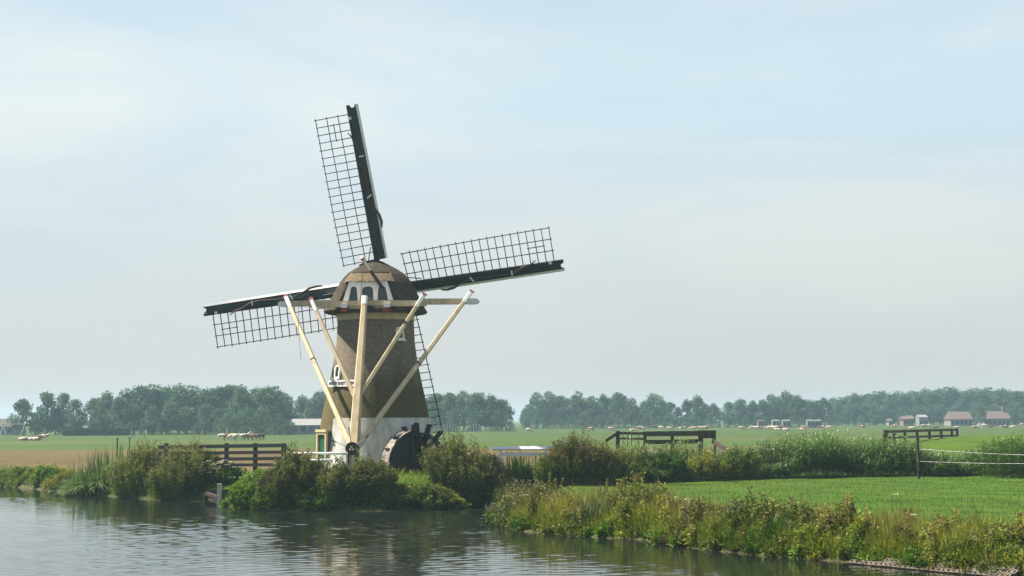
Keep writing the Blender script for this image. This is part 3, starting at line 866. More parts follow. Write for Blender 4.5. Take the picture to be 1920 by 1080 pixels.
# ------------------------------------------------------------------ scoop wheel and its curved casing at the foot of the tower
WC = at(789, 871, 103.0)
wb = rad(27)
AX = Vector((-math.sin(wb), math.cos(wb), 0))          # axle, running back to the tower
WX = Vector((math.cos(wb), math.sin(wb), 0))
swl = thing('scoop_wheel', Vector((WC.x, WC.y, gz(WC.x, WC.y))), 'black timber scoop wheel with paddles half under a curved plank casing', 'water wheel')
RC = 2.22
def WP(ang, r, a=0.0): return WC + WX * (r * math.cos(ang)) + Z * (r * math.sin(ang)) + AX * a
# casing front cheek and back cheek
for a, nm in ((0.0, 'casing_cheek'), (1.5, 'casing_cheek')):
    pts = [(-0.62, -0.9), (-RC, -0.9), (-RC, 0.0)]
    for k in range(1, 19):
        t = math.pi - rad(73) * k / 18
        pts.append((RC * math.cos(t), RC * math.sin(t)))
    pts.append((-0.62, RC * math.sin(rad(107))))
    vs, fs = flat_poly(pts, [], 0.07)
    MB().add(placed(vs, WC + AX * a, WX, Z, AX), fs).build(nm, M['black'], swl)
npk = 14
for k in range(npk):
    t0, t1 = math.pi - rad(74) * k / npk, math.pi - rad(74) * (k + 0.94) / npk
    ro = RC + 0.065 + (0.012 if k % 2 else 0)
    vs = [WP(t, r, a) for a in (-0.09, 1.62) for t, r in ((t0, RC + 0.005), (t0, ro), (t1, ro), (t1, RC + 0.005))]
    MB().add(vs, [(0, 1, 2, 3), (7, 6, 5, 4), (0, 4, 5, 1), (1, 5, 6, 2), (2, 6, 7, 3), (3, 7, 4, 0)]).build('casing_plank', M['old_wood'], swl)
for k in range(3):
    vs = [WP(math.pi, r, a) + Z * zz for a in (-0.09, 1.62) for r, zz in ((RC + 0.005, -0.30 * k - 0.02), (RC + 0.07, -0.30 * k - 0.02), (RC + 0.07, -0.30 * k - 0.29), (RC + 0.005, -0.30 * k - 0.29))]
    MB().add(vs, [(0, 1, 2, 3), (7, 6, 5, 4), (0, 4, 5, 1), (1, 5, 6, 2), (2, 6, 7, 3), (3, 7, 4, 0)]).build('casing_plank', M['old_wood'], swl)
# wheel: two rims, radial arms and paddles
WC2 = WC + WX * 0.10 + Z * 0.28
def W2(ang, r, a=0.0): return WC2 + WX * (r * math.cos(ang)) + Z * (r * math.sin(ang)) + AX * a
for a in (0.25, 0.8):
    vs, fs, n = [], [], 40
    for k in range(n):
        t = 2 * math.pi * k / n
        for r, aa in ((1.62, a), (1.76, a), (1.76, a + 0.1), (1.62, a + 0.1)): vs.append(W2(t, r, aa))
    for k in range(n):
        for j in range(4): fs.append((k * 4 + j, k * 4 + (j + 1) % 4, ((k + 1) % n) * 4 + (j + 1) % 4, ((k + 1) % n) * 4 + j))
    MB().add(vs, fs).build('wheel_rim', M['black'], swl)
for k in range(16):
    t = rad(4 + 22.5 * k)
    d = (W2(t, 1) - WC2)
    tg = d.cross(AX).normalized()
    MB().add(*(lambda q: (q.v, q.f))(MB().box(W2(t, 1.62, 0.55), (1.55, 0.10, 0.66), d, tg, AX))).build('paddle', M['black'], swl)
for k in range(4):
    t = rad(15 + 45 * k)
    MB().beam(W2(t, -1.62, 0.86), W2(t, 1.62, 0.86), 0.13, 0.10, upv=AX).build('wheel_spoke', M['black'], swl)
MB().beam(WC2 - AX * 0.2, WC2 + AX * 2.2, 0.34, 0.34).build('axle', M['black'], swl)
pts = [(-0.62, -1.0), (1.15, -1.0), (1.15, 0.9), (0.9, 1.55), (0.35, 2.05), (-0.62, 2.2)]
vs, fs = flat_poly(pts, [], 0.06)
MB().add(placed(vs, WC + AX * 1.22, WX, Z, AX), fs).build('wheel_backboard', M['black'], swl)
# wheel pit: black boards beside the wheel and a low white sill
for k in range(5):
    z = WC.z - 0.55 + 0.32 * k - 0.3
    MB().beam(WC + WX * -0.62 + AX * -0.14 + Z * (z - WC.z), WC + WX * 1.0 + AX * -0.14 + Z * (z - WC.z), 0.06, 0.27).build('pit_board', M['black'], swl)
MB().beam(WC + WX * -0.6 + AX * -0.12 + Z * -0.8, WC + WX * -0.6 + AX * -0.12 + Z * 2.55, 0.20, 0.20).build('pit_post', M['black'], swl)
MB().beam(WC + WX * 1.05 + AX * -0.12 + Z * -0.8, WC + WX * 1.05 + AX * -0.12 + Z * 0.75, 0.20, 0.20).build('pit_post', M['black'], swl)
# ------------------------------------------------------------------ foliage builders (numpy)
class Foliage:
    def __init__(s, seed):
        s.r = np.random.default_rng(seed); s.V, s.Q, s.C, s.n = [], [], [], 0
    def _push(s, v, q, c):
        s.V.append(v.reshape(-1, 3)); s.Q.append(q + s.n); s.C.append(c.reshape(-1, 3)); s.n += v.size // 3
    def blades(s, base, h, lean, az, w, col, K=3, droop=0.35, tipcol=None):
        """curved tapering strips: base (N,3), height, lean (fraction of height), azimuth, width, colour"""
        r = s.r; N = len(base); t = np.linspace(0, 1, K + 1)[None, :]
        h, lean, az, w = [np.broadcast_to(np.asarray(a, float), (N,)) for a in (h, lean, az, w)]
        out = (h * lean)[:, None] * t ** 1.6
        zz = h[:, None] * (t - np.clip(lean, 0, 1.2)[:, None] * droop * t ** 2.6)
        ctr = np.stack([base[:, 0:1] + np.cos(az)[:, None] * out, base[:, 1:2] + np.sin(az)[:, None] * out, base[:, 2:3] + zz], -1)
        wa = az + np.pi / 2 + r.uniform(-0.7, 0.7, N)
        ww = w[:, None] * (0.55 + 0.9 * t) * (1 - t ** 2.2) + 0.0015
        off = np.stack([np.cos(wa)[:, None] * ww, np.sin(wa)[:, None] * ww, np.zeros_like(ww)], -1) / 2
        v = np.stack([ctr - off, ctr + off], 2)                    # N, K+1, 2, 3
        i = (np.arange(N) * (K + 1) * 2)[:, None] + (np.arange(K) * 2)[None, :]
        q = np.stack([i, i + 1, i + 3, i + 2], -1).reshape(-1, 4)
        c = np.broadcast_to(col[:, None, None, :], (N, K + 1, 2, 3)).copy()
        if tipcol is not None:
            k = (t ** 2)[..., None, None]
            c = c * (1 - k) + tipcol[:, None, None, :] * k
        s._push(v, q, c)
    def leaves(s, pos, d, ln, wd, col):
        """diamond leaves: base point, direction, length, width"""
        r = s.r; N = len(pos)
        d = d / (np.linalg.norm(d, axis=1, keepdims=True) + 1e-9)
        sd = np.cross(d, r.normal(size=(N, 3)) + np.array([0, 0, 1.2])); sd /= np.linalg.norm(sd, axis=1, keepdims=True) + 1e-9
        ln = np.broadcast_to(np.asarray(ln, float), (N,))[:, None]; wd = np.broadcast_to(np.asarray(wd, float), (N,))[:, None]
        mid = pos + d * ln * 0.45
        v = np.stack([pos, mid + sd * wd / 2, pos + d * ln, mid - sd * wd / 2], 1)
        q = (np.arange(N) * 4)[:, None] + np.arange(4)[None, :]
        s._push(v, q, np.repeat(col[:, None, :], 4, 1))
    def stalks(s, p0, p1, w, col):
        N = len(p0); r = s.r; a = r.uniform(0, np.pi, N)
        o = np.stack([np.cos(a), np.sin(a), np.zeros(N)], -1) * (np.broadcast_to(np.asarray(w, float), (N,))[:, None] / 2)
        v = np.stack([p0 - o, p0 + o, p1 + o * 0.6, p1 - o * 0.6], 1)
        q = (np.arange(N) * 4)[:, None] + np.arange(4)[None, :]
        s._push(v, q, np.repeat(col[:, None, :], 4, 1))
    def tint(s, N, a, b, jit=0.12):
        t = s.r.random((N, 1)); c = np.array(a) * (1 - t) + np.array(b) * t
        return np.clip(c * (1 + s.r.normal(0, jit, (N, 1))), 0.004, 0.9)
    def mesh(s, name, off=(0, 0, 0)):
        me = bpy.data.meshes.new(name)
        return fill_mesh(me, np.vstack(s.V) - np.array(off), np.vstack(s.Q), np.vstack(s.C))

GREEN_D, GREEN_M, GREEN_L = (0.032, 0.076, 0.011), (0.078, 0.160, 0.017), (0.150, 0.245, 0.026)
OLIVE_D, OLIVE_L, YELLOW = (0.046, 0.076, 0.010), (0.175, 0.215, 0.027), (0.28, 0.285, 0.038)
FLUFF_A, FLUFF_B, RUST = (0.14, 0.105, 0.052), (0.21, 0.16, 0.095), (0.12, 0.066, 0.028)

def herb(F, cx, cy, w, dpt, h, stems, leaf=(0.13, 0.034), cols=(OLIVE_D, OLIVE_L), top=None, top_frac=0.28, per=34, base=None, shape=1.5, lean=0.35, rough=0.24):
    """bushy stand of leafy stems; w, dpt are widths across and in depth, h the height of the tallest stems"""
    r = F.r
    ang = r.uniform(0, 2 * np.pi, stems); rr = np.sqrt(r.random(stems))
    bx = cx + np.cos(ang) * rr * w * 0.46; by = cy + np.sin(ang) * rr * dpt * 0.42
    bz = height(bx, by) - 0.05 if base is None else np.full(stems, base)
    hh = h * (1 - 0.42 * rr ** shape) * r.uniform(1 - rough, 1.03, stems)
    # clumps: neighbouring stems share a height and a tone
    cl = vnoise(bx * 2.1 + 7, by * 2.1, 11)
    hh *= 0.80 + 0.32 * cl
    tall = r.random(stems) < 0.07; hh = np.where(tall, hh * 1.22, hh)
    tx = bx + np.cos(ang) * rr * w * lean * 0.5 + r.normal(0, 0.05 * w, stems); ty = by + np.sin(ang) * rr * dpt * lean * 0.5
    p0 = np.stack([bx, by, bz], -1); p1 = np.stack([tx, ty, bz + hh], -1)
    F.stalks(p0, p1, 0.016, F.tint(stems, OLIVE_D, OLIVE_L))
    n = stems * per; si = np.repeat(np.arange(stems), per)
    t = r.random(n) ** 0.65
    pos = p0[si] * (1 - t[:, None]) + p1[si] * t[:, None]
    az = r.uniform(0, 2 * np.pi, n); el = r.normal(0.35, 0.45, n)
    d = np.stack([np.cos(az) * np.cos(el), np.sin(az) * np.cos(el), np.sin(el)], -1)
    # side sprigs give the stand volume between its stems
    pos = pos + d * (r.random(n) * 0.34 * (1 - 0.75 * t))[:, None]
    tone = np.clip(cl[si] + r.normal(0, 0.22, n), 0, 1)[:, None]
    c = np.array(cols[0]) * (1 - tone) + np.array(cols[1]) * tone
    c = np.clip(c * (1 + r.normal(0, 0.13, (n, 1))), 0.004, 0.9)
    ln = leaf[0] * r.uniform(0.6, 1.25, n) * (1.15 - 0.45 * t)
    if top is not None:
        lim = 1 - top_frac * r.uniform(0.5, 1.3, n)
        k = (t > lim) & (r.random(n) < 0.6)
        tc = F.tint(n, top[0], top[1], 0.15)
        c[k] = tc[k]
        ln[k] *= 0.7
    F.leaves(pos, d, ln, leaf[1] * r.uniform(0.7, 1.3, n), c)
    if top is not None:
        m_ = stems * 3; si = np.repeat(np.arange(stems), 3)
        pos = p1[si] + r.normal(0, 0.05, (m_, 3)) - np.array([0, 0, 1.0]) * (r.random((m_, 1)) * h * 0.12)
        az = r.uniform(0, 2 * np.pi, m_)
        d = np.stack([np.cos(az) * 0.6, np.sin(az) * 0.6, np.full(m_, 0.9)], -1)
        F.leaves(pos, d, 0.09 * r.uniform(0.6, 1.3, m_), 0.022, F.tint(m_, top[0], top[1], 0.18))
    return p1

def umbels(F, pts, size=0.14):
    r = F.r
    for p in pts:
        n = 26
        a = r.uniform(0, 2 * np.pi, n); q = np.sqrt(r.random(n)) * size
        pos = np.stack([p[0] + np.cos(a) * q, p[1] + np.sin(a) * q, p[2] + 0.25 * (size - q) * 0.6 + r.normal(0, 0.008, n)], -1)
        d = np.stack([np.cos(a), np.sin(a), r.uniform(-0.1, 0.5, n)], -1)
        F.leaves(pos, d, 0.055, 0.05, np.clip(F.tint(n, (0.62, 0.60, 0.54), (0.50, 0.47, 0.38), 0.08), 0, 0.8))

def snap(px, Y, sd=0.8):
    """move a plant back along its line of sight until it stands on the bank"""
    for k in range(60):
        if float(shore_dist(np.array([at(px, 900, Y).x]), np.array([Y]))[0]) >= sd: break
        Y += 0.15
    return Y
def veg_thing(name, px, Y, label, cat, group, fn, seed, mat='leaf', part='foliage'):
    """a plant as an Empty at its root with its foliage mesh"""
    x = at(px, 900, Y).x; z = gz(x, Y)
    o = thing(name, (x, Y, z), label, cat, group)
    F = Foliage(seed); extra = fn(F, x, Y, z)
    link(part, F.mesh(part, (x, Y, z)), M[mat], o)['kind'] = 'stuff'
    return o
def top_h(px, py, Y):
    p = at(px, py, Y); return p.z - gz(p.x, Y)
ppm = lambda Y: F_PX / Y

# ------------------------------------------------------------------ bushes on the mill bank
def willowherb(px, py, wpx, Y, label, seed, dark=0.0, stems=150, topc=(FLUFF_A, FLUFF_B), top_frac=0.10, cols=None, group='shaggy herb bushes on the mill bank', name='willowherb_bush', per=105, rough=0.24):
    Y = snap(px, Y, 1.0)
    w = wpx / ppm(Y); h = top_h(px, py, Y) * 1.16
    cols = cols or (tuple(np.array(OLIVE_D) * (1 - dark)), tuple(np.array(OLIVE_L) * (1 - dark)))
    def fn(F, x, y, z):
        herb(F, x, y, w, w * 0.75, h, int(stems * 1.35), cols=cols, top=topc, top_frac=top_frac, per=per, leaf=(0.19, 0.062), rough=rough)
    return veg_thing(name, px, Y, label, 'bush', group, fn, seed)
willowherb(268, 832, 104, 108.8, 'faded brown-topped herb bush beside the drooping sword-leaf clump', 101, stems=170)
willowherb(345, 836, 112, 106.4, 'dense brown-topped herb bush just left of the white-flowered hogweed', 102, 0.1, stems=180)
willowherb(548, 850, 104, 95.3, 'dark round herb bush in front of the white garden rail', 103, 0.22, stems=190, topc=((0.10, 0.085, 0.05), FLUFF_A))
willowherb(642, 864, 84, 95.3, 'olive herb bush below the black capstan wheel', 104, 0.12, stems=160, topc=((0.11, 0.09, 0.05), FLUFF_A))
willowherb(694, 858, 80, 95.7, 'olive herb bush in front of the white plastered mill base', 105, 0.15, stems=150, topc=((0.11, 0.09, 0.05), FLUFF_A))
willowherb(742, 910, 84, 95.2, 'low dark green scrub at the water below the mill lawn', 106, 0.25, stems=120, topc=None)
willowherb(800, 912, 100, 95.2, 'low straggling scrub at the water right of the mill lawn', 107, 0.22, stems=130, topc=None)
willowherb(864, 828, 112, 98.4, 'tall reddish brown herb bush at the right end of the mill lawn', 108, 0.05, stems=210, topc=((0.13, 0.085, 0.05), (0.19, 0.125, 0.08)))
willowherb(912, 852, 74, 100.4, 'brown herb bush at the ditch mouth beside the tall reddish one', 109, 0.15, stems=120)
willowherb(1078, 818, 92, 104.5, 'tall rust-topped herb bush left of the wooden footbridge', 110, 0.1, stems=170, topc=(RUST, (0.20, 0.12, 0.06)), top_frac=0.25)
willowherb(1128, 836, 78, 104.8, 'rust-topped herb bush at the foot of the wooden footbridge', 111, 0.15, stems=130, topc=(RUST, (0.17, 0.11, 0.06)))
for i_, (px_, py_, w_, Y_, lab_, c_) in enumerate([(1178, 846, 70, 108.5, 'olive leafy bush at the start of the reed bed below the footbridge', (OLIVE_D, OLIVE_L)), (1250, 842, 60, 109.5, 'dark green leafy bush in the reeds under the middle of the footbridge', (GREEN_D, GREEN_M)),
        (1322, 850, 70, 110, 'yellowish leafy bush in the reeds below the footbridge end board', (OLIVE_D, YELLOW)), (1388, 838, 64, 112, 'dark leafy bush in the reeds beside the footbridge ramp', (GREEN_D, OLIVE_L)), (1890, 822, 110, 113, 'tall dark bush behind the white fence tapes', (GREEN_D, GREEN_M))]):
    willowherb(px_, py_, w_, Y_, lab_, 113 + i_, 0.0, stems=110, cols=c_, topc=None, group='leafy bushes in the reed bed', name='leafy_bush', per=70)
willowherb(1022, 858, 80, 104.2, 'green leafy herb bush between the sword-leaf clump and the rust-topped bush', 112, 0.1, stems=120, cols=(GREEN_D, OLIVE_L), topc=(OLIVE_L, FLUFF_A))

# sword-leaf clumps
def sword(px, py, wpx, Y, label, seed, n=650, cols=(GREEN_D, GREEN_M), wid=0.055, droopy=0.6, group='sword-leaf clumps at the water edge', name='sword_leaf_clump'):
    Y = snap(px, Y, 0.7)
    w = wpx / ppm(Y); h = top_h(px, py, Y) * 1.06
    def fn(F, x, y, z):
        r = F.r
        a = r.uniform(0, 2 * np.pi, n); q = np.sqrt(r.random(n))
        bx, by = x + np.cos(a) * q * w * 0.38, y + np.sin(a) * q * w * 0.25
        b = np.stack([bx, by, height(bx, by) - 0.05], -1)
        le = np.clip(0.10 + droopy * q * r.uniform(0.2, 1.1, n), 0.05, 1.1)
        hh = h * r.uniform(0.6, 1.1, n) * (1 - 0.22 * q)
        k = r.random(n) < 0.06; hh = np.where(k, h * r.uniform(1.0, 1.15, n), hh); le = np.where(k, 0.08, le)
        F.blades(b, hh, le, a + r.normal(0, 0.5, n), wid * r.uniform(0.6, 1.3, n), F.tint(n, *cols, 0.2), K=5, droop=0.75)
    return veg_thing(name, px, Y, label, 'plant', group, fn, seed, 'blade', 'blades')
sword(190, 842, 150, 114.3, 'big dark clump of drooping sword leaves hanging over the canal', 120, 1500, ((0.06, 0.11, 0.024), (0.13, 0.20, 0.045)), 0.085, 1.15)
sword(972, 846, 100, 103.3, 'upright bright sword-leaf clump in front of the white bench rail', 121, 900, (GREEN_M, GREEN_L), 0.065, 0.5)
# hogweed with white umbels
def hogweed(F, x, y, z):
    herb(F, x, y, 2.7, 1.3, top_h(418, 866, y), 90, leaf=(0.26, 0.14), cols=(GREEN_D, GREEN_M), per=26)
    pts = [at(a, b, y - 0.9) for a, b in ((383, 867), (391, 864), (400, 872), (397, 878), (404, 869), (412, 866), (421, 863), (430, 866), (427, 871), (363, 882), (374, 877), (381, 882), (452, 871), (446, 868), (436, 895), (392, 886), (440, 876))]
    umbels(F, pts, 0.17)
    P = np.array([tuple(p) for p in pts])
    F.stalks(P * np.array([1, 1, 1]) - np.array([0, -0.4, 1.0]), P, 0.02, F.tint(len(pts), GREEN_M, OLIVE_L))
veg_thing('hogweed', 418, snap(418, 103.6, 1.9), 'white-flowered hogweed above the pale mooring post', 'plant', None, hogweed, 130)
# nettles and leafy greens
def greens(px, py, wpx, Y, label, seed, cols=(GREEN_M, GREEN_L), stems=120, leaf=(0.17, 0.075), per=80, group='bright leafy herbs at the water edge', name='leafy_herb', dp=0.7):
    Y = snap(px, Y, 0.5)
    w = wpx / ppm(Y); h = top_h(px, py, Y) * 1.14
    def fn(F, x, y, z): herb(F, x, y, w, w * dp, h, stems, leaf=leaf, cols=cols, per=per, shape=2.0)
    return veg_thing(name, px, Y, label, 'plant', group, fn, seed)
greens(478, 882, 76, 96.6, 'pale green nettle stand right of the pale mooring post', 140, stems=170)
greens(505, 905, 60, 94.9, 'short bright herb tuft at the water in front of the dark round bush', 141, stems=70)
greens(600, 915, 70, 94.6, 'short olive herb tuft at the water between two herb bushes', 142, (OLIVE_D, GREEN_M), 80)
greens(85, 872, 44, 128.5, 'small round green shrub on the far left bank', 143, (GREEN_M, GREEN_L), 90)
greens(28, 876, 60, 129, 'low olive shrub at the far left end of the bank', 144, (OLIVE_D, OLIVE_L), 80)
greens(118, 882, 44, 121, 'low brown-green shrub between the round shrub and the sword leaves', 145, (OLIVE_D, YELLOW), 70)

# ------------------------------------------------------------------ reed bed along the ditch
def reeds():
    F = Foliage(200); r = F.r
    px = np.array([1120, 1250, 1400, 1550, 1700, 1800, 1920, 2080]); by = np.array([909, 905, 899, 896, 894, 893, 891, 889])
    hpx = np.array([1120, 1150, 1300, 1380, 1420, 1600, 1690, 1740, 1830, 1885, 1950, 2080]); hv = np.array([2.3, 2.6, 2.75, 2.7, 2.9, 3.0, 2.7, 1.9, 2.0, 3.1, 3.3, 3.2])
    line = np.array([(on(a, b, 1.0).x, on(a, b, 1.0).y) for a, b in zip(px, by)])
    n = 11000
    u = r.uniform(1120, 2080, n)
    dep = r.random(n) ** 1.15 * 4.4
    y = np.interp(u, px, line[:, 1]) + dep
    x = (u - 960) / F_PX * y
    z = height(x, y) - 0.05
    cl = vnoise(x * 0.8, y * 0.8, 21)
    cl3 = vnoise(x * 0.28 + 4, y * 0.28, 22)
    hh = np.interp(u, hpx, hv) * r.uniform(0.6, 1.03, n) * (0.62 + 0.26 * cl + 0.40 * cl3)
    hh = hh * (0.42 + 0.58 * sstep(0.0, 2.6, dep + 3.2 * (cl3 - 0.5) + 1.0 * (cl - 0.5)))      # shorter growth along the meadow side
    warm = np.clip((1400 - u) / 200, 0, 1)[:, None]
    b = np.stack([x, y, z], -1)
    az = r.normal(0.0, 0.8, n); lean = np.abs(r.normal(0.16, 0.11, n))
    ca = F.tint(n, (0.045, 0.110, 0.014), (0.110, 0.200, 0.026), 0.2) * (1 - 0.5 * warm) + F.tint(n, (0.065, 0.115, 0.014), (0.18, 0.21, 0.03), 0.2) * 0.5 * warm
    ca = ca * (0.42 + 0.62 * cl3[:, None])
    F.blades(b, hh, lean, az, 0.016, ca * np.array([1.2, 1.1, 0.9]), K=3, droop=0.2)
    per = 9; si = np.repeat(np.arange(n), per); m_ = n * per
    t = r.uniform(0.2, 0.98, m_)
    out = hh[si] * lean[si] * t ** 1.6
    pos = np.stack([x[si] + np.cos(az[si]) * out, y[si] + np.sin(az[si]) * out, z[si] + hh[si] * t], -1)
    la = az[si] + r.normal(0, 1.1, m_)
    F.blades(pos, r.uniform(0.22, 0.55, m_), r.uniform(0.5, 1.7, m_), la, r.uniform(0.032, 0.062, m_), ca[si] * r.uniform(0.75, 1.3, (m_, 1)), K=2, droop=0.75)
    k = np.where(r.random(n) < 0.14)[0]
    tip = np.stack([x[k] + np.cos(az[k]) * hh[k] * lean[k], y[k] + np.sin(az[k]) * hh[k] * lean[k], z[k] + hh[k] * 0.97], -1)
    F.blades(tip, r.uniform(0.2, 0.36, len(k)), 0.7, az[k], 0.07, F.tint(len(k), (0.10, 0.075, 0.05), (0.17, 0.13, 0.085)), K=2, droop=0.6)
    return F.mesh('reed_bed')
tag(link('reed_bed', reeds(), M['blade']), 'tall green reed bed lining the ditch behind the right meadow', 'reeds', kind='stuff')

# ------------------------------------------------------------------ grasses
def shore_strip(n, i0, i1, d0, d1, r, power=1.0):
    """random points along part of the shoreline, d metres inland"""
    P = SHORE[i0:i1 + 1]; seg = np.hypot(*(P[1:] - P[:-1]).T); cum = np.concatenate([[0], np.cumsum(seg)])
    s = r.uniform(0, cum[-1], n); k = np.clip(np.searchsorted(cum, s) - 1, 0, len(seg) - 1)
    f = (s - cum[k]) / seg[k]
    p = P[k] * (1 - f[:, None]) + P[k + 1] * f[:, None]
    d = d0 + (d1 - d0) * r.random(n) ** power
    q = p + np.stack([np.zeros(n), np.ones(n)], -1) * d[:, None] + r.normal(0, 0.15, (n, 2))
    keep = shore_dist(q[:, 0], q[:, 1]) > 0.02
    return q[keep, 0], q[keep, 1], d[keep]
def rough_grass(name, label, strips, seed):
    F = Foliage(seed); r = F.r
    for n, i0, i1, d0, d1, h0, h1, cols, lean, wid in strips:
        x, y, d = shore_strip(n, i0, i1, d0, d1, r)
        m_ = len(x); cl = vnoise(x * 0.7 + 3, y * 0.7, seed)
        cl2 = vnoise(x * 0.35 + 9, y * 0.35, seed + 1)
        hh = (h0 + (h1 - h0) * r.random(m_)) * (0.45 + 1.0 * cl)
        b = np.stack([x, y, height(x, y) - 0.03], -1)
        t = np.clip(cl2 + r.normal(0, 0.25, m_), 0, 1)[:, None]
        c = np.array(cols[0]) * (1 - t) + np.array(cols[1]) * t
        c = np.clip(c * (1 + r.normal(0, 0.18, (m_, 1))), 0.005, 0.9)
        F.blades(b, hh, np.abs(r.normal(lean, 0.2, m_)), r.uniform(0, 2 * np.pi, m_), wid * r.uniform(0.6, 1.4, m_), c, K=3, droop=0.55)
    return tag(link(name, F.mesh(name), M['leaf']), label, 'grass', kind='stuff')
MILL_I = (0, 14); RIGHT_I = (15, 26)
rough_grass('bank_grass', 'rough grass along the mill bank at the water', [
    (17000, 0, 14, 0.0, 6.0, 0.25, 0.6, (GREEN_M, YELLOW), 0.4, 0.032),
    (6000, 0, 14, 0.0, 1.2, 0.4, 0.9, (GREEN_D, GREEN_M), 0.5, 0.035)], 300)
rough_grass('meadow_edge_grass', 'tall yellowing grass on the right meadow bank', [
    (62000, 15, 26, 0.2, 5.0, 0.5, 1.05, ((0.125, 0.195, 0.018), (0.29, 0.265, 0.045)), 0.32, 0.030),
    (16000, 15, 26, -0.1, 1.5, 0.40, 0.8, (GREEN_D, GREEN_L), 0.6, 0.04),
    (5000, 15, 26, 0.8, 5.5, 0.8, 1.5, ((0.15, 0.115, 0.042), (0.20, 0.15, 0.06)), 0.18, 0.016)], 301)
def weed_band(name, label, i0, i1, d0, d1, clumps, seed, pal, hr=(0.35, 0.8), wr=(0.5, 1.3)):
    F = Foliage(seed); r = F.r
    x, y, d = shore_strip(clumps, i0, i1, d0, d1, r, 1.4)
    for k in range(len(x)):
        c = pal[r.integers(len(pal))]
        hh = r.uniform(*hr)
        herb(F, x[k], y[k], r.uniform(*wr), r.uniform(0.5, 0.9), hh, int(r.integers(8, 16)), leaf=(r.uniform(0.12, 0.2), r.uniform(0.04, 0.09)), cols=c[:2], top=c[2] if len(c) > 2 else None, per=46, shape=2.0)
    return tag(link(name, F.mesh(name), M['leaf']), label, 'weeds', kind='stuff')
PAL_R = [(GREEN_D, GREEN_M), (GREEN_M, GREEN_L), (GREEN_D, GREEN_L), (OLIVE_D, OLIVE_L), (OLIVE_D, YELLOW), (OLIVE_D, OLIVE_L, (FLUFF_A, FLUFF_B)), (OLIVE_D, OLIVE_L, (RUST, FLUFF_A)), (GREEN_M, YELLOW)]
weed_band('bank_weeds', 'mixed leafy weeds along the right bank', 15, 26, 0.0, 2.2, 170, 320, PAL_R, (0.45, 0.95))
SPIKE = [(OLIVE_D, OLIVE_L, (RUST, (0.2, 0.13, 0.06))), (OLIVE_L, YELLOW, (FLUFF_A, FLUFF_B)), (OLIVE_D, YELLOW)]
weed_band('bank_stems', 'thin seeding stems standing up along the right bank', 15, 26, 0.5, 5.0, 150, 322, SPIKE, (1.0, 1.7), (0.15, 0.3))
weed_band('shore_weeds', 'mixed leafy weeds at the foot of the mill bank', 1, 14, 0.0, 2.2, 150, 321, PAL_R[:5] + PAL_R[:2], (0.4, 0.95), (0.7, 1.5))
def lawn(name, label, n, xr, yr, cond, seed, h=(0.07, 0.17)):
    F = Foliage(seed); r = F.r
    y = yr[0] + (yr[1] - yr[0]) * r.random(n) ** 1.2
    u = r.uniform(*xr, n); x = (u - 960) / F_PX * y
    k = cond(x, y); x, y = x[k], y[k]; m_ = len(x)
    b = np.stack([x, y, height(x, y) - 0.01], -1)
    cl = vnoise(x * 0.5, y * 0.5, seed)[:, None]
    c = F.tint(m_, (0.038, 0.096, 0.007), (0.082, 0.138, 0.010), 0.24) * (0.7 + 0.6 * cl) + np.array([0.035, 0.015, 0.004]) * np.clip(vnoise(x * 0.18, y * 0.12, 77)[:, None] * 2 - 1, 0, 1)
    F.blades(b, r.uniform(*h, m_), np.abs(r.normal(0.4, 0.3, m_)), r.uniform(0, 2 * np.pi, m_), r.uniform(0.02, 0.04, m_), c, K=1)
    return tag(link(name, F.mesh(name), M['leaf']), label, 'grass', kind='stuff')
lawn('meadow_grass', 'short bright green meadow grass between bank and reeds', 90000, (930, 2000), (58, 118), lambda x, y: shore_dist(x, y) > 3.0, 310)
lawn('lawn_grass', 'short green lawn around the mill foot', 14000, (560, 930), (95, 110), lambda x, y: (shore_dist(x, y) > 2.0) & (np.hypot(x - MILL.x, y - MILL.y) > 4.2), 311)

# ------------------------------------------------------------------ plants on the right bank
def dock(px, py, Y, label, seed, n=7, cols=(RUST, (0.16, 0.085, 0.045)), w=0.5, grp='rusty dock spikes on the right bank'):
    h = top_h(px, py, Y)
    def fn(F, x, y, z):
        r = F.r
        bx = x + r.normal(0, w * 0.4, n); by = y + r.normal(0, w * 0.3, n); bz = height(bx, by) - 0.03
        hh = h * r.uniform(0.65, 1.05, n)
        tx, ty = bx + r.normal(0, 0.12, n), by + r.normal(0, 0.12, n)
        p0, p1 = np.stack([bx, by, bz], -1), np.stack([tx, ty, bz + hh], -1)
        F.stalks(p0, p1, 0.028, F.tint(n, *cols))
        per = 110; si = np.repeat(np.arange(n), per); t = 1 - 0.45 * r.random(n * per)
        pos = p0[si] * (1 - t[:, None]) + p1[si] * t[:, None] + r.normal(0, 0.03, (n * per, 3))
        F.leaves(pos, r.normal(0, 1, (n * per, 3)), 0.06, 0.05, F.tint(n * per, *cols, 0.25))
        per = 16; si = np.repeat(np.arange(n), per); t = 0.55 * r.random(n * per)
        pos = p0[si] * (1 - t[:, None]) + p1[si] * t[:, None]; a = r.uniform(0, 2 * np.pi, n * per)
        F.leaves(pos, np.stack([np.cos(a), np.sin(a), r.uniform(-0.2, 0.7, n * per)], -1), 0.28, 0.075, F.tint(n * per, OLIVE_D, OLIVE_L))
    return veg_thing('dock_plant', px, Y, label, 'plant', grp, fn, seed)
G_R = 'weeds on the right bank'
willowherb(1000, 905, 130, 80.0, 'wide olive herb stand at the ditch mouth on the meadow corner', 150, 0.0, 133, ((0.12, 0.11, 0.045), (0.17, 0.14, 0.08)), 0.14, (OLIVE_D, (0.12, 0.13, 0.04)), G_R, per=48, rough=0.55)
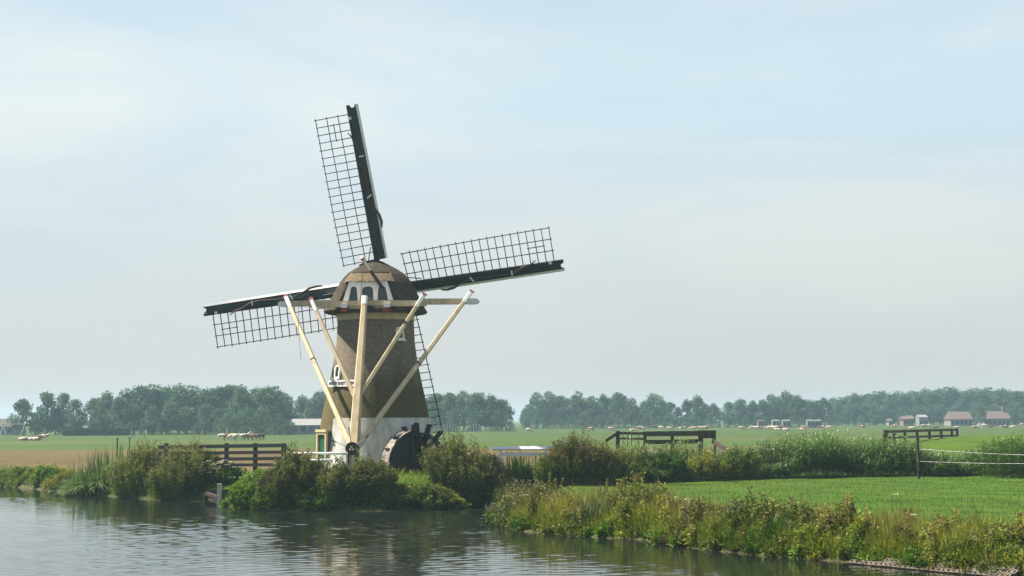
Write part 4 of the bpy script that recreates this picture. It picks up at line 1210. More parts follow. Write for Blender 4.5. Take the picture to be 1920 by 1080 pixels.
willowherb(945, 905, 60, 83.6, 'narrow pale herb stand on the tip of the meadow corner', 151, 0.0, 62, ((0.14, 0.12, 0.06), (0.2, 0.15, 0.11)), 0.14, (OLIVE_D, (0.12, 0.13, 0.04)), G_R, per=48, rough=0.55)
willowherb(1195, 892, 96, 73.6, 'tall rust-brown dock and herb bush rising above the meadow edge', 152, 0.05, 105, (RUST, (0.14, 0.10, 0.05)), 0.14, (OLIVE_D, OLIVE_L), G_R, per=48, rough=0.55)
willowherb(1402, 916, 90, 65.0, 'dark leafy bush with drooping blades at the waterside', 153, 0.30, 105, ((0.09, 0.08, 0.035), (0.12, 0.10, 0.05)), 0.14, (GREEN_D, OLIVE_L), G_R, per=48, rough=0.55)
willowherb(1485, 936, 76, 64.0, 'brown seeding herb stand right of the dark drooping bush', 154, 0.1, 62, (FLUFF_A, FLUFF_B), 0.14, None, G_R, per=48, rough=0.55)
willowherb(1570, 955, 70, 61.5, 'dark olive herb stand left of the grid-block edging', 155, 0.25, 62, ((0.10, 0.07, 0.04), (0.14, 0.10, 0.06)), 0.14, (GREEN_D, OLIVE_L), G_R, per=48, rough=0.55)
willowherb(1310, 938, 90, 67.5, 'low mixed herb stand right of the big butterbur leaves', 156, 0.0, 77, ((0.12, 0.10, 0.045), (0.18, 0.14, 0.07)), 0.14, (OLIVE_D, (0.13, 0.15, 0.04)), G_R, per=48, rough=0.55)
willowherb(1868, 985, 96, 55.5, 'olive brown herb bush at the end of the grid-block edging', 157, 0.1, 84, ((0.13, 0.09, 0.045), (0.19, 0.14, 0.08)), 0.14, (OLIVE_D, OLIVE_L), G_R, per=48, rough=0.55)
willowherb(1765, 965, 80, 58.0, 'tall brown seeding grass stand above the grid blocks', 158, 0.0, 62, ((0.15, 0.11, 0.055), (0.22, 0.16, 0.09)), 0.14, (OLIVE_L, YELLOW), G_R, per=48, rough=0.55)
sword(1112, 925, 116, 74.0, 'blue-green reed tuft in the middle of the right bank', 160, 520, ((0.035, 0.075, 0.035), (0.075, 0.13, 0.055)), 0.034, 0.45, 'grassy tufts on the right bank', 'reed_tuft')
sword(1440, 950, 120, 62.8, 'dark tuft of arching blades hanging into the water', 161, 420, (GREEN_D, GREEN_M), 0.040, 0.9, 'grassy tufts on the right bank', 'reed_tuft')
sword(1655, 975, 96, 59.5, 'yellow-green grass tuft above the first grid blocks', 162, 420, ((0.09, 0.12, 0.02), (0.17, 0.19, 0.035)), 0.022, 0.4, 'grassy tufts on the right bank', 'reed_tuft')
sword(1915, 1020, 80, 54.2, 'bright green grass tuft at the right end of the bank', 163, 380, (GREEN_M, GREEN_L), 0.028, 0.6, 'grassy tufts on the right bank', 'reed_tuft')
greens(962, 932, 84, 79.6, 'dark big-leaved herb low on the meadow corner', 170, (GREEN_D, GREEN_L), 60, (0.24, 0.17), 26, 'broad-leaved herbs on the right bank', 'broad_leaf_herb')
greens(1262, 968, 76, 68.5, 'yellow-green leafy herb beside the butterbur leaves', 171, (GREEN_M, YELLOW), 60, (0.15, 0.08), 30, 'broad-leaved herbs on the right bank', 'broad_leaf_herb')
greens(1525, 985, 66, 61.3, 'grey-green leafy herb between two dark stands', 172, (GREEN_M, OLIVE_L), 60, (0.14, 0.06), 36, 'broad-leaved herbs on the right bank', 'broad_leaf_herb')
greens(1610, 985, 66, 59.6, 'small leafy herb above the start of the grid blocks', 173, (GREEN_M, OLIVE_L), 60, (0.13, 0.06), 30, 'broad-leaved herbs on the right bank', 'broad_leaf_herb')
for i, (px, py, Y, lab) in enumerate([(1040, 882, 80.0, 'pale dock spike cluster behind the meadow corner herbs'), (1330, 935, 68.0, 'lone dark dock spikes beside white seed heads'), (1355, 945, 66.5, 'dark dock spikes left of the dark drooping bush'),
                                      (1585, 938, 62.5, 'slender dock spike standing above the dark olive stand'), (1690, 950, 60.0, 'leaning dock spikes above the grid-block edging'), (1125, 892, 76.0, 'thin pale dock spikes at the reed tuft')]):
    c_ = (OLIVE_L, (0.16, 0.14, 0.06)) if i in (0, 5) else (RUST, (0.13, 0.08, 0.045))
    dock(px, py, Y, lab, 180 + i, 4 if i in (1, 3, 5) else 6, c_)
# butterbur: a few huge leaves
for i, (px, py, s_) in enumerate([(1205, 1002, 0.20), (1221, 990, 0.24), (1229, 1005, 0.18), (1618, 1026, 0.20), (1628, 1032, 0.17)]):
    p = on(px, py, 0.3); p = at(px, py, snap(px, p.y, 0.25)); p.z = max(p.z, gz(p.x, p.y) + 0.15)
    o = thing('butterbur_leaf', p, 'huge round pale green butterbur leaf near the herb stands' if i < 3 else 'pale drooping butterbur leaf above the grid blocks', 'leaf', 'butterbur leaves')
    vs, n_ = [(0, 0, 0)], 14
    rr = random.Random(i)
    for ring_ in (0.55, 1.0):
        for k in range(n_):
            a = 2 * math.pi * k / n_
            q = ring_ * s_ * (1 + 0.08 * math.sin(3 * a + i)) * (0.8 if k == 0 else 1)
            vs.append((q * math.cos(a), q * math.sin(a) * 0.95, -0.22 * q * q / s_ + 0.03 * rr.uniform(-1, 1)))
    fs = [(0, 1 + k, 1 + (k + 1) % n_) for k in range(n_)] + [(1 + k, 1 + n_ + k, 1 + n_ + (k + 1) % n_, 1 + (k + 1) % n_) for k in range(n_)]
    tilt = Matrix.Rotation(rad(58 + 8 * i), 3, 'X') @ Matrix.Rotation(rad(30 * i), 3, 'Z')
    mb = MB().add([tilt @ Vector(v) for v in vs], fs)
    if 'butterbur' not in M: M['butterbur'] = paint('butterbur_leaf', (0.10, 0.17, 0.04), (0.075, 0.13, 0.03), 0.6, 9)
    b_ = mb.build('leaf_blade', M['butterbur'], o, True, off=(0, 0, 0))
    MB().tube([(0, 0, 0), (0.03, 0.06, -0.2), (0.02, 0.1, -(p.z - max(0.0, gz(p.x, p.y))) - 0.1)], 0.018, 6).build('leaf_stalk', M['butterbur'], o, off=(0, 0, 0))
# pale flower heads scattered on the bank
for i, (px, py, Y) in enumerate([(977, 930, 78.6), (987, 928, 78.6), (1268, 933, 68.2), (1288, 936, 68.2), (1279, 960, 66.8), (1271, 976, 66.3), (1280, 952, 67), (1680, 927, 60.3), (1712, 965, 58.8)]):
    Y = snap(px, Y, 0.5); p = at(px, py, Y); z = gz(p.x, p.y)
    o = thing('flower_stem', (p.x, p.y, z), 'single cream flower head on a thin stem on the right bank', 'flower', 'cream flowers on the right bank')
    F = Foliage(400 + i); umbels(F, [p], 0.075)
    link('flower_head', F.mesh('flower_head', (p.x, p.y, z)), M['leaf'], o)
    MB().tube([(p.x, p.y, z - 0.03), (p.x + 0.02, p.y, (z + p.z) / 2), (p.x, p.y, p.z)], 0.009, 5).build('stem', paint('stem_green', (0.07, 0.1, 0.03)) if 'stem' not in M else M['stem'], o)
# ------------------------------------------------------------------ far trees
def crown_mesh(name, seed, kind):
    """crown of leaf clumps, unit height 1 (whole tree), built at 15 m scale then shared"""
    F = Foliage(seed); r = F.r
    H = 15.0
    if kind == 'round':   wd, z0, cl_n, asp = 0.36, 0.20, 46, 1.0
    elif kind == 'tall':  wd, z0, cl_n, asp = 0.215, 0.14, 46, 1.0
    elif kind == 'oval':  wd, z0, cl_n, asp = 0.29, 0.17, 48, 1.0
    else:                 wd, z0, cl_n, asp = 0.62, 0.0, 46, 1.0     # shrub
    P = []
    while len(P) < cl_n:
        t = r.random(); a = r.uniform(0, 2 * np.pi)
        if kind == 'shrub': prof = math.sqrt(max(0.0, 1 - t ** 2.2))
        else: prof = (math.sin(math.pi * min(1, (t * 0.86 + 0.12)) ** 0.85)) ** 0.7
        q = wd * prof * math.sqrt(r.uniform(0.12, 1.0)) * r.uniform(0.85, 1.1)
        P.append((math.cos(a) * q * H, math.sin(a) * q * H, (z0 + (0.97 - z0) * t) * H))
    per = 74
    for i, p in enumerate(P):
        cr = r.uniform(0.075, 0.135) * H * (0.85 if kind == 'tall' else 1.0) * (1.25 if kind == 'shrub' else 1)
        d = r.normal(size=(per, 3)); d /= np.linalg.norm(d, axis=1, keepdims=True)
        rad_ = cr * r.uniform(0.55, 1.08, (per, 1))
        pos = np.array(p) + d * rad_ * np.array([1, 1, 0.8])
        pos[:, 2] = np.maximum(pos[:, 2], 0.1)
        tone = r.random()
        a_, b_ = (0.028, 0.082, 0.040), (0.085, 0.150, 0.066)  # leaf tones lightened and pushed blue-green: distance haze put into the colour
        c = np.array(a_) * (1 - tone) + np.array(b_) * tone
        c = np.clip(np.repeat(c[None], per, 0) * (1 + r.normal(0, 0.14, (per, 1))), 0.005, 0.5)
        F.leaves(pos, d + r.normal(0, 0.8, (per, 3)) + np.array([0, 0, -0.2]), r.uniform(0.5, 0.95, per), r.uniform(0.35, 0.6, per), c)
    return F.mesh(name), P
def trunk_mesh(name, P, seed):
    mb = MB(); rr = random.Random(seed); H = 15.0
    mb.tube([(0, 0, -0.3), (0.05, 0, 0.18 * H), (rr.uniform(-.2, .2), rr.uniform(-.2, .2), 0.45 * H), (rr.uniform(-.3, .3), 0, 0.78 * H)], [0.34, 0.26, 0.19, 0.07], 7)
    for k in range(9):
        p = P[rr.randrange(len(P))]
        zz = max(0.14 * H, p[2] * rr.uniform(0.45, 0.7))
        mb.tube([(0, 0, zz), (p[0] * 0.5, p[1] * 0.5, (zz + p[2]) / 2 + 0.2), p], [0.13, 0.08, 0.03], 5)
    return mb.mesh(name)
VAR = {}
for kind, cnt in (('round', 3), ('tall', 3), ('oval', 3), ('shrub', 3)):
    VAR[kind] = []
    for i in range(cnt):
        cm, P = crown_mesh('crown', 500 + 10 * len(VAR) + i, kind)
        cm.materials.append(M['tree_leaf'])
        tm = trunk_mesh('trunk', P, 900 + i)
        tm.materials.append(M['bark'])
        VAR[kind].append((cm, tm))
TR = random.Random(5)
def tree(px, top, Y, kind, label, group, wide=1.0, cat='tree', name='tree'):
    p = at(px, 800, Y); z = gz(p.x, Y); h = (at(px, top, Y).z - z) * 1.02
    o = thing(name, (p.x, Y, z - 0.1), label, cat, group)
    s = h / 15.0
    o.scale = (s * wide, s * wide, s); o.rotation_euler = (0, 0, TR.uniform(0, 6.28))
    cm, tm = VAR[kind][TR.randrange(3)]
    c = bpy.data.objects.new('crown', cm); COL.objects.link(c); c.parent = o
    t = bpy.data.objects.new('trunk', tm); COL.objects.link(t); t.parent = o
    return o
ORD = 'first second third fourth fifth sixth seventh eighth ninth tenth eleventh twelfth thirteenth fourteenth fifteenth sixteenth seventeenth eighteenth nineteenth twentieth'.split()
ORD += ['twenty-' + o for o in ORD[:9]] + ['thirtieth'] + ['thirty-' + o for o in ORD[:9]]
def numbered(label, i, n, rev):
    """{o} in a label becomes the thing's rank counted from the landmark the label names"""
    return label.replace('{o}', ORD[n - 1 - i if rev else i])
def row(pts, Y, kinds, label, group, wide=1.0, jit=8, back=None, rev=False, **kw):
    for i, (x, top) in enumerate(pts):
        tree(x, top, Y + TR.uniform(-jit, jit), TR.choice(kinds), numbered(label, i, len(pts), rev), group, wide * TR.uniform(0.9, 1.12), **kw)
    if back:                                              # a second rank showing in the gaps
        for i, ((x, top), (x2, t2)) in enumerate(zip(pts[:-1], pts[1:])):
            tree((x + x2) / 2 + TR.uniform(-3, 3), (top + t2) / 2 + TR.uniform(3, 12), Y + 28 + TR.uniform(-jit, jit), TR.choice(kinds), numbered(back, i, len(pts) - 1, rev), group, wide * TR.uniform(0.95, 1.15), **kw)
row([(42, 752), (88, 739), (118, 741), (142, 752)], 492, ['oval', 'round'], '{o} loose tree with visible trunk counted from the white swing frame', 'loose trees near the white swing frame', 0.92)
row([(66, 775), (104, 768), (128, 772)], 505, ['oval'], '{o} lower tree behind the loose trees counted from the swing frame', 'loose trees near the white swing frame', 1.1)
row([(176, 750), (200, 740), (224, 749)], 490, ['oval', 'round'], '{o} tree from the loose trees towards the dense tree row', 'trees before the dense row', 0.95, back='{o} second-rank tree between the loose trees and the dense row')
row([(242, 731), (264, 728), (288, 727), (312, 729), (336, 727), (360, 729), (384, 733), (408, 730), (430, 727), (452, 729), (478, 731), (498, 729), (516, 731), (534, 742)], 505, ['tall', 'oval'],
    '{o} tall tree from the mill in the dense dark row behind the horses', 'dense tall row behind the horses', 1.12, back='{o} tall tree from the mill in the second rank of the dense row', rev=True)
for i, (x, t) in enumerate(((410, 768), (385, 760), (350, 764), (318, 758), (285, 765), (252, 760))):
    tree(x, t, 486 + TR.uniform(-4, 4), 'oval', ORD[i] + ' lower leafy tree from the willow bushes at the foot of the dense row', 'low trees before the dense row', 1.15)
row([(566, 746), (586, 750), (602, 736), (622, 744), (640, 748)], 560, ['tall', 'oval'], '{o} tree from the mill behind the grey shed', 'trees behind the grey shed', 1.0, back='{o} second-rank tree from the mill behind the grey shed', rev=True)
for k in range(20):
    tree(232 + k * 17 + TR.uniform(-5, 5), 792 + TR.uniform(-9, 7), 478 + TR.uniform(-5, 5), 'shrub', ORD[k] + ' low shrub from the clipped hedge along the foot of the dense tree row', 'shrubs before the dense row', TR.uniform(0.45, 0.7), 'bush', 'shrub')
for i, (x, t, w) in enumerate(((545, 790, 0.8), (524, 778, 0.9), (494, 768, 1.0), (462, 767, 1.0), (432, 772, 0.9))):
    tree(x, t, 452 + TR.uniform(-5, 5), 'shrub', ORD[i] + ' broad round willow bush from the grey shed behind the horses', 'willow bushes behind the horses', w, 'bush', 'willow_bush')
row([(800, 748), (818, 742), (842, 740), (870, 737), (896, 740), (920, 743), (942, 752)], 560, ['oval', 'round'], '{o} tree from the mill in the round clump behind the silage bales', 'clump behind the silage bales', 1.0, back='{o} tree from the mill at the back of the clump behind the bales')
for i, (x, t) in enumerate(((808, 770), (850, 768), (890, 772), (930, 770), (955, 778))):
    tree(x, t, 545, 'shrub', ORD[i] + ' shrub from the mill at the foot of the clump behind the bales', 'shrubs behind the silage bales', 0.55, 'bush', 'shrub')
row([(658, 746), (680, 742), (704, 745), (728, 741), (752, 744), (776, 742)], 562, ['oval', 'tall'], '{o} tree from the grey shed standing behind the mill', 'trees behind the mill', 1.0)
row([(984, 768), (1008, 739), (1030, 738), (1052, 745), (1084, 739), (1108, 746), (1132, 743), (1160, 740), (1184, 750), (1206, 757), (1228, 741), (1258, 757), (1288, 752), (1310, 742), (1338, 758)], 690, ['oval', 'round', 'tall'],
    '{o} tree from the caravans in the open belt beyond the cows', 'open tree belt beyond the cows', 1.0, back='{o} tree from the caravans at the back of the open belt', rev=True)
row([(1366, 756), (1388, 750), (1412, 754), (1430, 752), (1448, 743), (1474, 738), (1496, 743), (1522, 750), (1546, 748)], 735, ['oval', 'tall'], '{o} tree from the long wood above the row of pale caravans', 'trees above the caravans', 1.05, back='{o} second-rank tree from the long wood above the caravans', rev=True)
for k in range(30):
    x = 1565 + k * 13.2
    top = float(np.interp(x, [1560, 1600, 1660, 1760, 1850, 1960], [747, 742, 738, 733, 732, 735])) + TR.uniform(-2.5, 3.5)
    tree(x, top, 850 + TR.uniform(-12, 12), TR.choice(['oval', 'tall']), ORD[k] + ' tree from the caravans in the long even wood behind the farmhouses', 'long wood behind the farmhouses', TR.uniform(1.0, 1.25))
for k in range(22):
    x = 1570 + k * 17.5
    tree(x, 762 + TR.uniform(-8, 8), 815 + TR.uniform(-8, 8), 'oval', ORD[k] + ' lower tree from the caravans along the front of the long wood', 'front of the long wood', TR.uniform(1.0, 1.3))
for x, t, Y in ((1838, 762, 700), (1905, 772, 700), (1560, 778, 720), (1600, 780, 740), (1640, 778, 760), (1700, 776, 770)):
    tree(x, t, Y, 'round', 'dark garden tree between the two farmhouses' if x == 1838 else 'dark garden tree beyond the chimney end of the long farmhouse' if x > 1800 else ORD[[1560, 1600, 1640, 1700].index(x)] + ' small tree from the caravans in front of the long wood', 'garden trees' if x > 1800 else 'small trees before the wood', 0.9)
for k in range(34):
    x = 985 + k * 17.2
    tree(x, 783 + TR.uniform(-5, 4), 672 + TR.uniform(-6, 6), 'shrub', ORD[k] + ' low shrub from the tree gap along the foot of the open belt', 'low shrubs beyond the cows', TR.uniform(0.5, 0.8), 'bush', 'shrub')
for k in range(9):
    tree(1580 + k * 40 + TR.uniform(-10, 10), 783 + TR.uniform(-4, 3), 790, 'shrub', ORD[k] + ' low shrub from the caravans along the foot of the long wood', 'shrubs before the wood', TR.uniform(0.5, 0.8), 'bush', 'shrub')
for k in range(12):
    tree(10 + k * 19 + TR.uniform(-5, 5), 800 + TR.uniform(-4, 4), 498, 'shrub', ORD[k] + ' low shrub from the dark roofed barn under the loose trees', 'shrubs under the loose trees', TR.uniform(0.5, 0.8), 'bush', 'shrub')
# trimmed hedge
F = Foliage(77); r = F.r
a, b = at(120, 815, 470), at(242, 813, 470)
n = 9000
hx = r.uniform(a.x, b.x, n); hy = 470 + r.uniform(-0.8, 0.8, n); zb = gz(a.x, 470); hz_ = zb + r.random(n) ** 0.7 * 2.1
F.leaves(np.stack([hx, hy, hz_], -1), r.normal(size=(n, 3)), 0.45, 0.3, F.tint(n, (0.02, 0.04, 0.014), (0.04, 0.065, 0.02)))
hedge = thing('clipped_hedge', ((a.x + b.x) / 2, 470, zb), 'long dark clipped hedge in front of the left trees', 'hedge')
link('foliage', F.mesh('foliage', hedge.location), M['tree_leaf'], hedge)['kind'] = 'stuff'
MB().box(((a.x + b.x) / 2, 470, zb + 0.9), (b.x - a.x - 0.4, 1.0, 1.8)).build('inner_branches', M['bark'], hedge)

# ------------------------------------------------------------------ far buildings
M['roof_dark'] = paint('dark_tiled_roof', (0.075, 0.06, 0.055), (0.05, 0.042, 0.04), 0.8, 3)
M['roof_red'] = paint('brown_tiled_roof', (0.12, 0.088, 0.078), (0.09, 0.068, 0.06), 0.8, 2)
M['roof_grey'] = paint('grey_sheet_roof', (0.22, 0.22, 0.22), (0.17, 0.17, 0.17), 0.7, 1)
M['wall_grey'] = paint('grey_shed_wall', (0.25, 0.25, 0.24), (0.20, 0.2, 0.19), 0.8, 1)
M['wall_white'] = paint('white_wall', (0.22, 0.215, 0.20), (0.18, 0.175, 0.165), 0.7, 1)
M['wall_brick'] = paint('far_brick', (0.24, 0.14, 0.10), (0.18, 0.11, 0.08), 0.85, 1)
M['caravan'] = paint('caravan_shell', (0.22, 0.23, 0.23), (0.18, 0.19, 0.19), 0.5, 1)
M['far_glass'] = paint('far_window', (0.03, 0.04, 0.045), None, 0.2, 1)
def building(name, px0, px1, eave, ridge, Y, depth, wall, roof, label, cat, wins=0, group=None, overhang=0.4, hip=0.0, sill=0.9, whigh=1.3):
    a, b = at(px0, 800, Y), at(px1, 800, Y)
    z0 = gz((a.x + b.x) / 2, Y); ze = at((px0 + px1) / 2, eave, Y).z; zr = at((px0 + px1) / 2, ridge, Y).z
    o = thing(name, ((a.x + b.x) / 2, Y, z0), label, cat, group)
    x0, x1, y0, y1 = a.x, b.x, Y, Y + depth
    MB().box(((x0 + x1) / 2, (y0 + y1) / 2, (z0 + ze) / 2 - 0.1), (x1 - x0, depth, ze - z0 + 0.2)).build('wall', wall, o)
    q = overhang; hp = hip * (x1 - x0) / 2
    v = [(x0 - q, y0 - q, ze), (x1 + q, y0 - q, ze), (x1 + q, y1 + q, ze), (x0 - q, y1 + q, ze), (x0 - q + hp, (y0 + y1) / 2, zr), (x1 + q - hp, (y0 + y1) / 2, zr),
         (x0 - q, y0 - q, ze - .15), (x1 + q, y0 - q, ze - .15), (x1 + q, y1 + q, ze - .15), (x0 - q, y1 + q, ze - .15)]
    MB().add(v, [(0, 1, 5, 4), (2, 3, 4, 5), (0, 4, 3), (1, 2, 5), (6, 7, 8, 9), (0, 1, 7, 6), (1, 2, 8, 7), (2, 3, 9, 8), (3, 0, 6, 9)]).build('roof', roof, o)
    for k in range(wins):
        x = x0 + (x1 - x0) * (k + 0.5) / wins
        f = MB().box((x, y0 - 0.05, z0 + sill + whigh / 2), (min(1.5, (x1 - x0) / wins * 0.6), 0.12, whigh)).build('window', M['far_glass'], o)
        MB().box((x, y0 - 0.08, z0 + sill - 0.05), (min(1.6, (x1 - x0) / wins * 0.65), 0.25, 0.1)).build('sill', M['wall_white'], f)
    return o, (x0, x1, y0, y1, z0, ze, zr)
building('barn', -30, 30, 800, 785, 530, 10, M['wall_grey'], M['roof_dark'], 'dark roofed barn behind the white swing frame', 'barn', 3)
building('grey_shed', 545, 640, 797, 785, 470, 14, M['wall_grey'], M['roof_grey'], 'long low grey shed immediately left of the mill', 'shed', 6)
o, g = building('white_silo_hut', 520, 535, 781, 776, 500, 4, M['wall_white'], M['wall_white'], 'small white flat-topped block above the willow bush', 'hut', 0, overhang=0.1, hip=0.3)
o, g = building('farmhouse', 1783, 1824, 786, 771.5, 720, 11, M['wall_white'], M['roof_red'], 'white-walled farmhouse with brown roof left of the dark garden tree', 'house', 5, hip=0.15)
o, g = building('farmhouse', 1845, 1895, 785, 771, 720, 11, M['wall_white'], M['roof_red'], 'long white-walled farmhouse with tall chimney right of the dark garden tree', 'house', 6, hip=0.1)
MB().box((g[1] - 1.2, (g[2] + g[3]) / 2, g[6] + 0.8), (1.6, 1.4, 3.4)).build('chimney', M['wall_brick'], [c for c in o.children if c.name.startswith('roof')][0])
building('house', 1694, 1704, 786, 780, 760, 7, M['wall_brick'], M['roof_red'], 'small gabled brick house left of its twin before the wood', 'house', 2)
building('house', 1704, 1713, 785, 779, 764, 7, M['wall_brick'], M['roof_red'], 'small gabled brick house squeezed between two houses', 'house', 2)
building('house', 1724, 1740, 782, 777.5, 755, 7, M['wall_white'], M['wall_white'], 'flat white house right of the brick cottages', 'house', 3, overhang=0.1)
building('house', 1667, 1672, 789, 785, 760, 5, M['wall_white'], M['roof_red'], 'tiny white hut at the foot of the wood', 'hut', 1)
for i, (x0, x1, t) in enumerate([(1449, 1462, 787), (1468, 1482, 787), (1514, 1527, 787), (1529, 1541, 787), (1422, 1434, 788)]):
    building('caravan', x0, x1, t + 1.5, t, 655, 3, M['caravan'] if i < 4 else M['wall_brick'], M['caravan'] if i < 4 else M['roof_red'],
             ORD[i] + ' pale static caravan from the brick hut under the far trees' if i < 4 else 'brick hut left of the pale caravans', 'caravan' if i < 4 else 'hut', 2, 'static caravans' if i < 4 else None, 0.1, 0.2)
# church spire above the belt
p = at(1243, 790, 1500); z0 = gz(p.x, 1500)
ch = thing('church_spire', (p.x, 1500, z0), 'thin grey church spire poking above the far tree belt', 'church')
zt = at(1243, 740, 1500).z; zm = at(1243, 760, 1500).z
MB().box((p.x, 1500, (z0 + zm) / 2), (5, 5, zm - z0)).build('tower', M['wall_brick'], ch)
mb = MB(); q = [(2.6 * math.cos(math.pi / 4 * k + .39), 2.6 * math.sin(math.pi / 4 * k + .39)) for k in range(8)]
mb.add([(p.x + x, 1500 + y, zm) for x, y in q] + [(p.x, 1500, zt)], [(k, (k + 1) % 8, 8) for k in range(8)])
mb.build('spire', M['roof_grey'], ch)
# white swing frame
sw = thing('swing_frame', at(22, 818, 455), 'white A-frame swing on the far left lawn', 'swing')
sw.location.z = gz(sw.location.x, 455)
for x in (6, 46):
    tpt = at(x, 795, 455 + (0 if x < 20 else 6))
    for dx in (-1.0, 1.0):
        q = Vector((tpt.x + dx, tpt.y + (0.0), gz(tpt.x, tpt.y)))
        if x == 46 and dx > 0: continue
        MB().beam(q, tpt, 0.25, 0.25).build('leg', M['white'], sw)
MB().beam(at(5, 795, 455), at(46.5, 795, 461), 0.2, 0.2).build('crossbar', M['white'], sw)

# ------------------------------------------------------------------ silage bales
def bale_mat():
    m, n, l, b = new_mat('black_stretch_film')
    b.inputs['Base Color'].default_value = (0.02, 0.02, 0.022, 1); b.inputs['Roughness'].default_value = 0.22; b.inputs['Specular IOR Level'].default_value = 0.6
    tc = n.new('ShaderNodeTexCoord'); nz = n.new('ShaderNodeTexNoise'); nz.inputs['Scale'].default_value = 6; l.new(tc.outputs['Object'], nz.inputs['Vector'])
    bp = n.new('ShaderNodeBump'); bp.inputs['Strength'].default_value = 0.25; l.new(nz.outputs['Fac'], bp.inputs['Height']); l.new(bp.outputs['Normal'], b.inputs['Normal'])
    return m
M['film'] = bale_mat()
M['film_glint'] = paint('painted_film_glint', (0.72, 0.73, 0.75), (0.6, 0.61, 0.64), 0.3, 4)  # pale disc colour standing for sun glints on the black wrap
bm_ = MB()
pr = [(0.0, -0.6), (0.5, -0.6), (0.58, -0.52), (0.6, -0.3), (0.6, 0.3), (0.58, 0.52), (0.5, 0.6), (0.0, 0.6)]
vs, fs, n = [], [], 16
for rr_, yy in pr[1:-1]:
    for k in range(n): vs.append((rr_ * math.cos(2 * math.pi * k / n), yy, rr_ * math.sin(2 * math.pi * k / n)))
for i in range(len(pr) - 3):
    for k in range(n): fs.append((i * n + k, i * n + (k + 1) % n, (i + 1) * n + (k + 1) % n, (i + 1) * n + k))
fs += [tuple(range(n)), tuple(range((len(pr) - 3) * n, (len(pr) - 2) * n))]
bale_me = bm_.add(vs, fs).mesh('bale_body'); bale_me.materials.append(M['film'])
bale_glint = MB().add([(0.30 * math.cos(2 * math.pi * k / 12), -0.615, 0.30 * math.sin(2 * math.pi * k / 12)) for k in range(12)] + [(0.30 * math.cos(2 * math.pi * k / 12), -0.595, 0.30 * math.sin(2 * math.pi * k / 12)) for k in range(12)],
                    [tuple(range(12))] + [(k, (k + 1) % 12, 12 + (k + 1) % 12, 12 + k) for k in range(12)]).mesh('bale_glint')
bale_glint.materials.append(M['film_glint'])
def bale(x, y, z, label, group):
    o = thing('silage_bale', (x, y, z), label, 'bale', group); o.scale = (0.8, 0.9, 0.56)
    b_ = bpy.data.objects.new('bale_body', bale_me); COL.objects.link(b_); b_.parent = o; b_.rotation_euler = (0, TR.uniform(0, 6), TR.uniform(-.1, .1)); b_.location = (0, 0, 0.6)
    e_ = bpy.data.objects.new('bale_glint', bale_glint); COL.objects.link(e_); e_.parent = b_
Yb = 540
p = at(833, 806, Yb); zb = gz(p.x, Yb)
for j in range(4):
    for i in range(6):
        bale(p.x + (i - 2.0) * 1.0, Yb, zb + j * 0.66, 'round wrapped silage bale in the %s row of the square stack beside the mill' % ('bottom', 'second', 'third', 'top')[j], 'square stack of silage bales')
p = at(872, 806, Yb)
for j in range(4):
    for i in range(6 - j):
        bale(p.x + (i + j * 0.9) * 1.0, Yb, zb + j * 0.66, 'round wrapped silage bale in the %s row of the stepped stack before the trees' % ('bottom', 'second', 'third', 'top')[j], 'stepped stack of silage bales')

# ------------------------------------------------------------------ animals: one skinned body each, shared by look-alikes
def skin_mesh(name, joints, edges, sub=1):
    me = bpy.data.meshes.new(name)
    me.from_pydata([j[0] for j in joints], edges, [])
    o = bpy.data.objects.new(name, me); COL.objects.link(o)
    sk = o.modifiers.new('skin', 'SKIN'); sk.use_smooth_shade = True
    ss = o.modifiers.new('sub', 'SUBSURF'); ss.levels = sub; ss.render_levels = sub
    for i, j in enumerate(joints):
        me.skin_vertices[0].data[i].radius = j[1] if isinstance(j[1], tuple) else (j[1], j[1])
    me.skin_vertices[0].data[0].use_root = True
    bpy.context.view_layer.update()
    out = bpy.data.meshes.new_from_object(o.evaluated_get(bpy.context.evaluated_depsgraph_get()))
    out.name = name
    bpy.data.objects.remove(o)
    return out
def leg_joints(J, E, root, x, y, hip, knee, hock, foot, r):
    i = len(J)
    J += [((x, y, hip), r[0]), ((x + knee[0], y, knee[1]), r[1]), ((x + hock[0], y, hock[1]), r[2]), ((x + foot, y, 0.04), r[3])]
    E += [(root, i), (i, i + 1), (i + 1, i + 2), (i + 2, i + 3)]
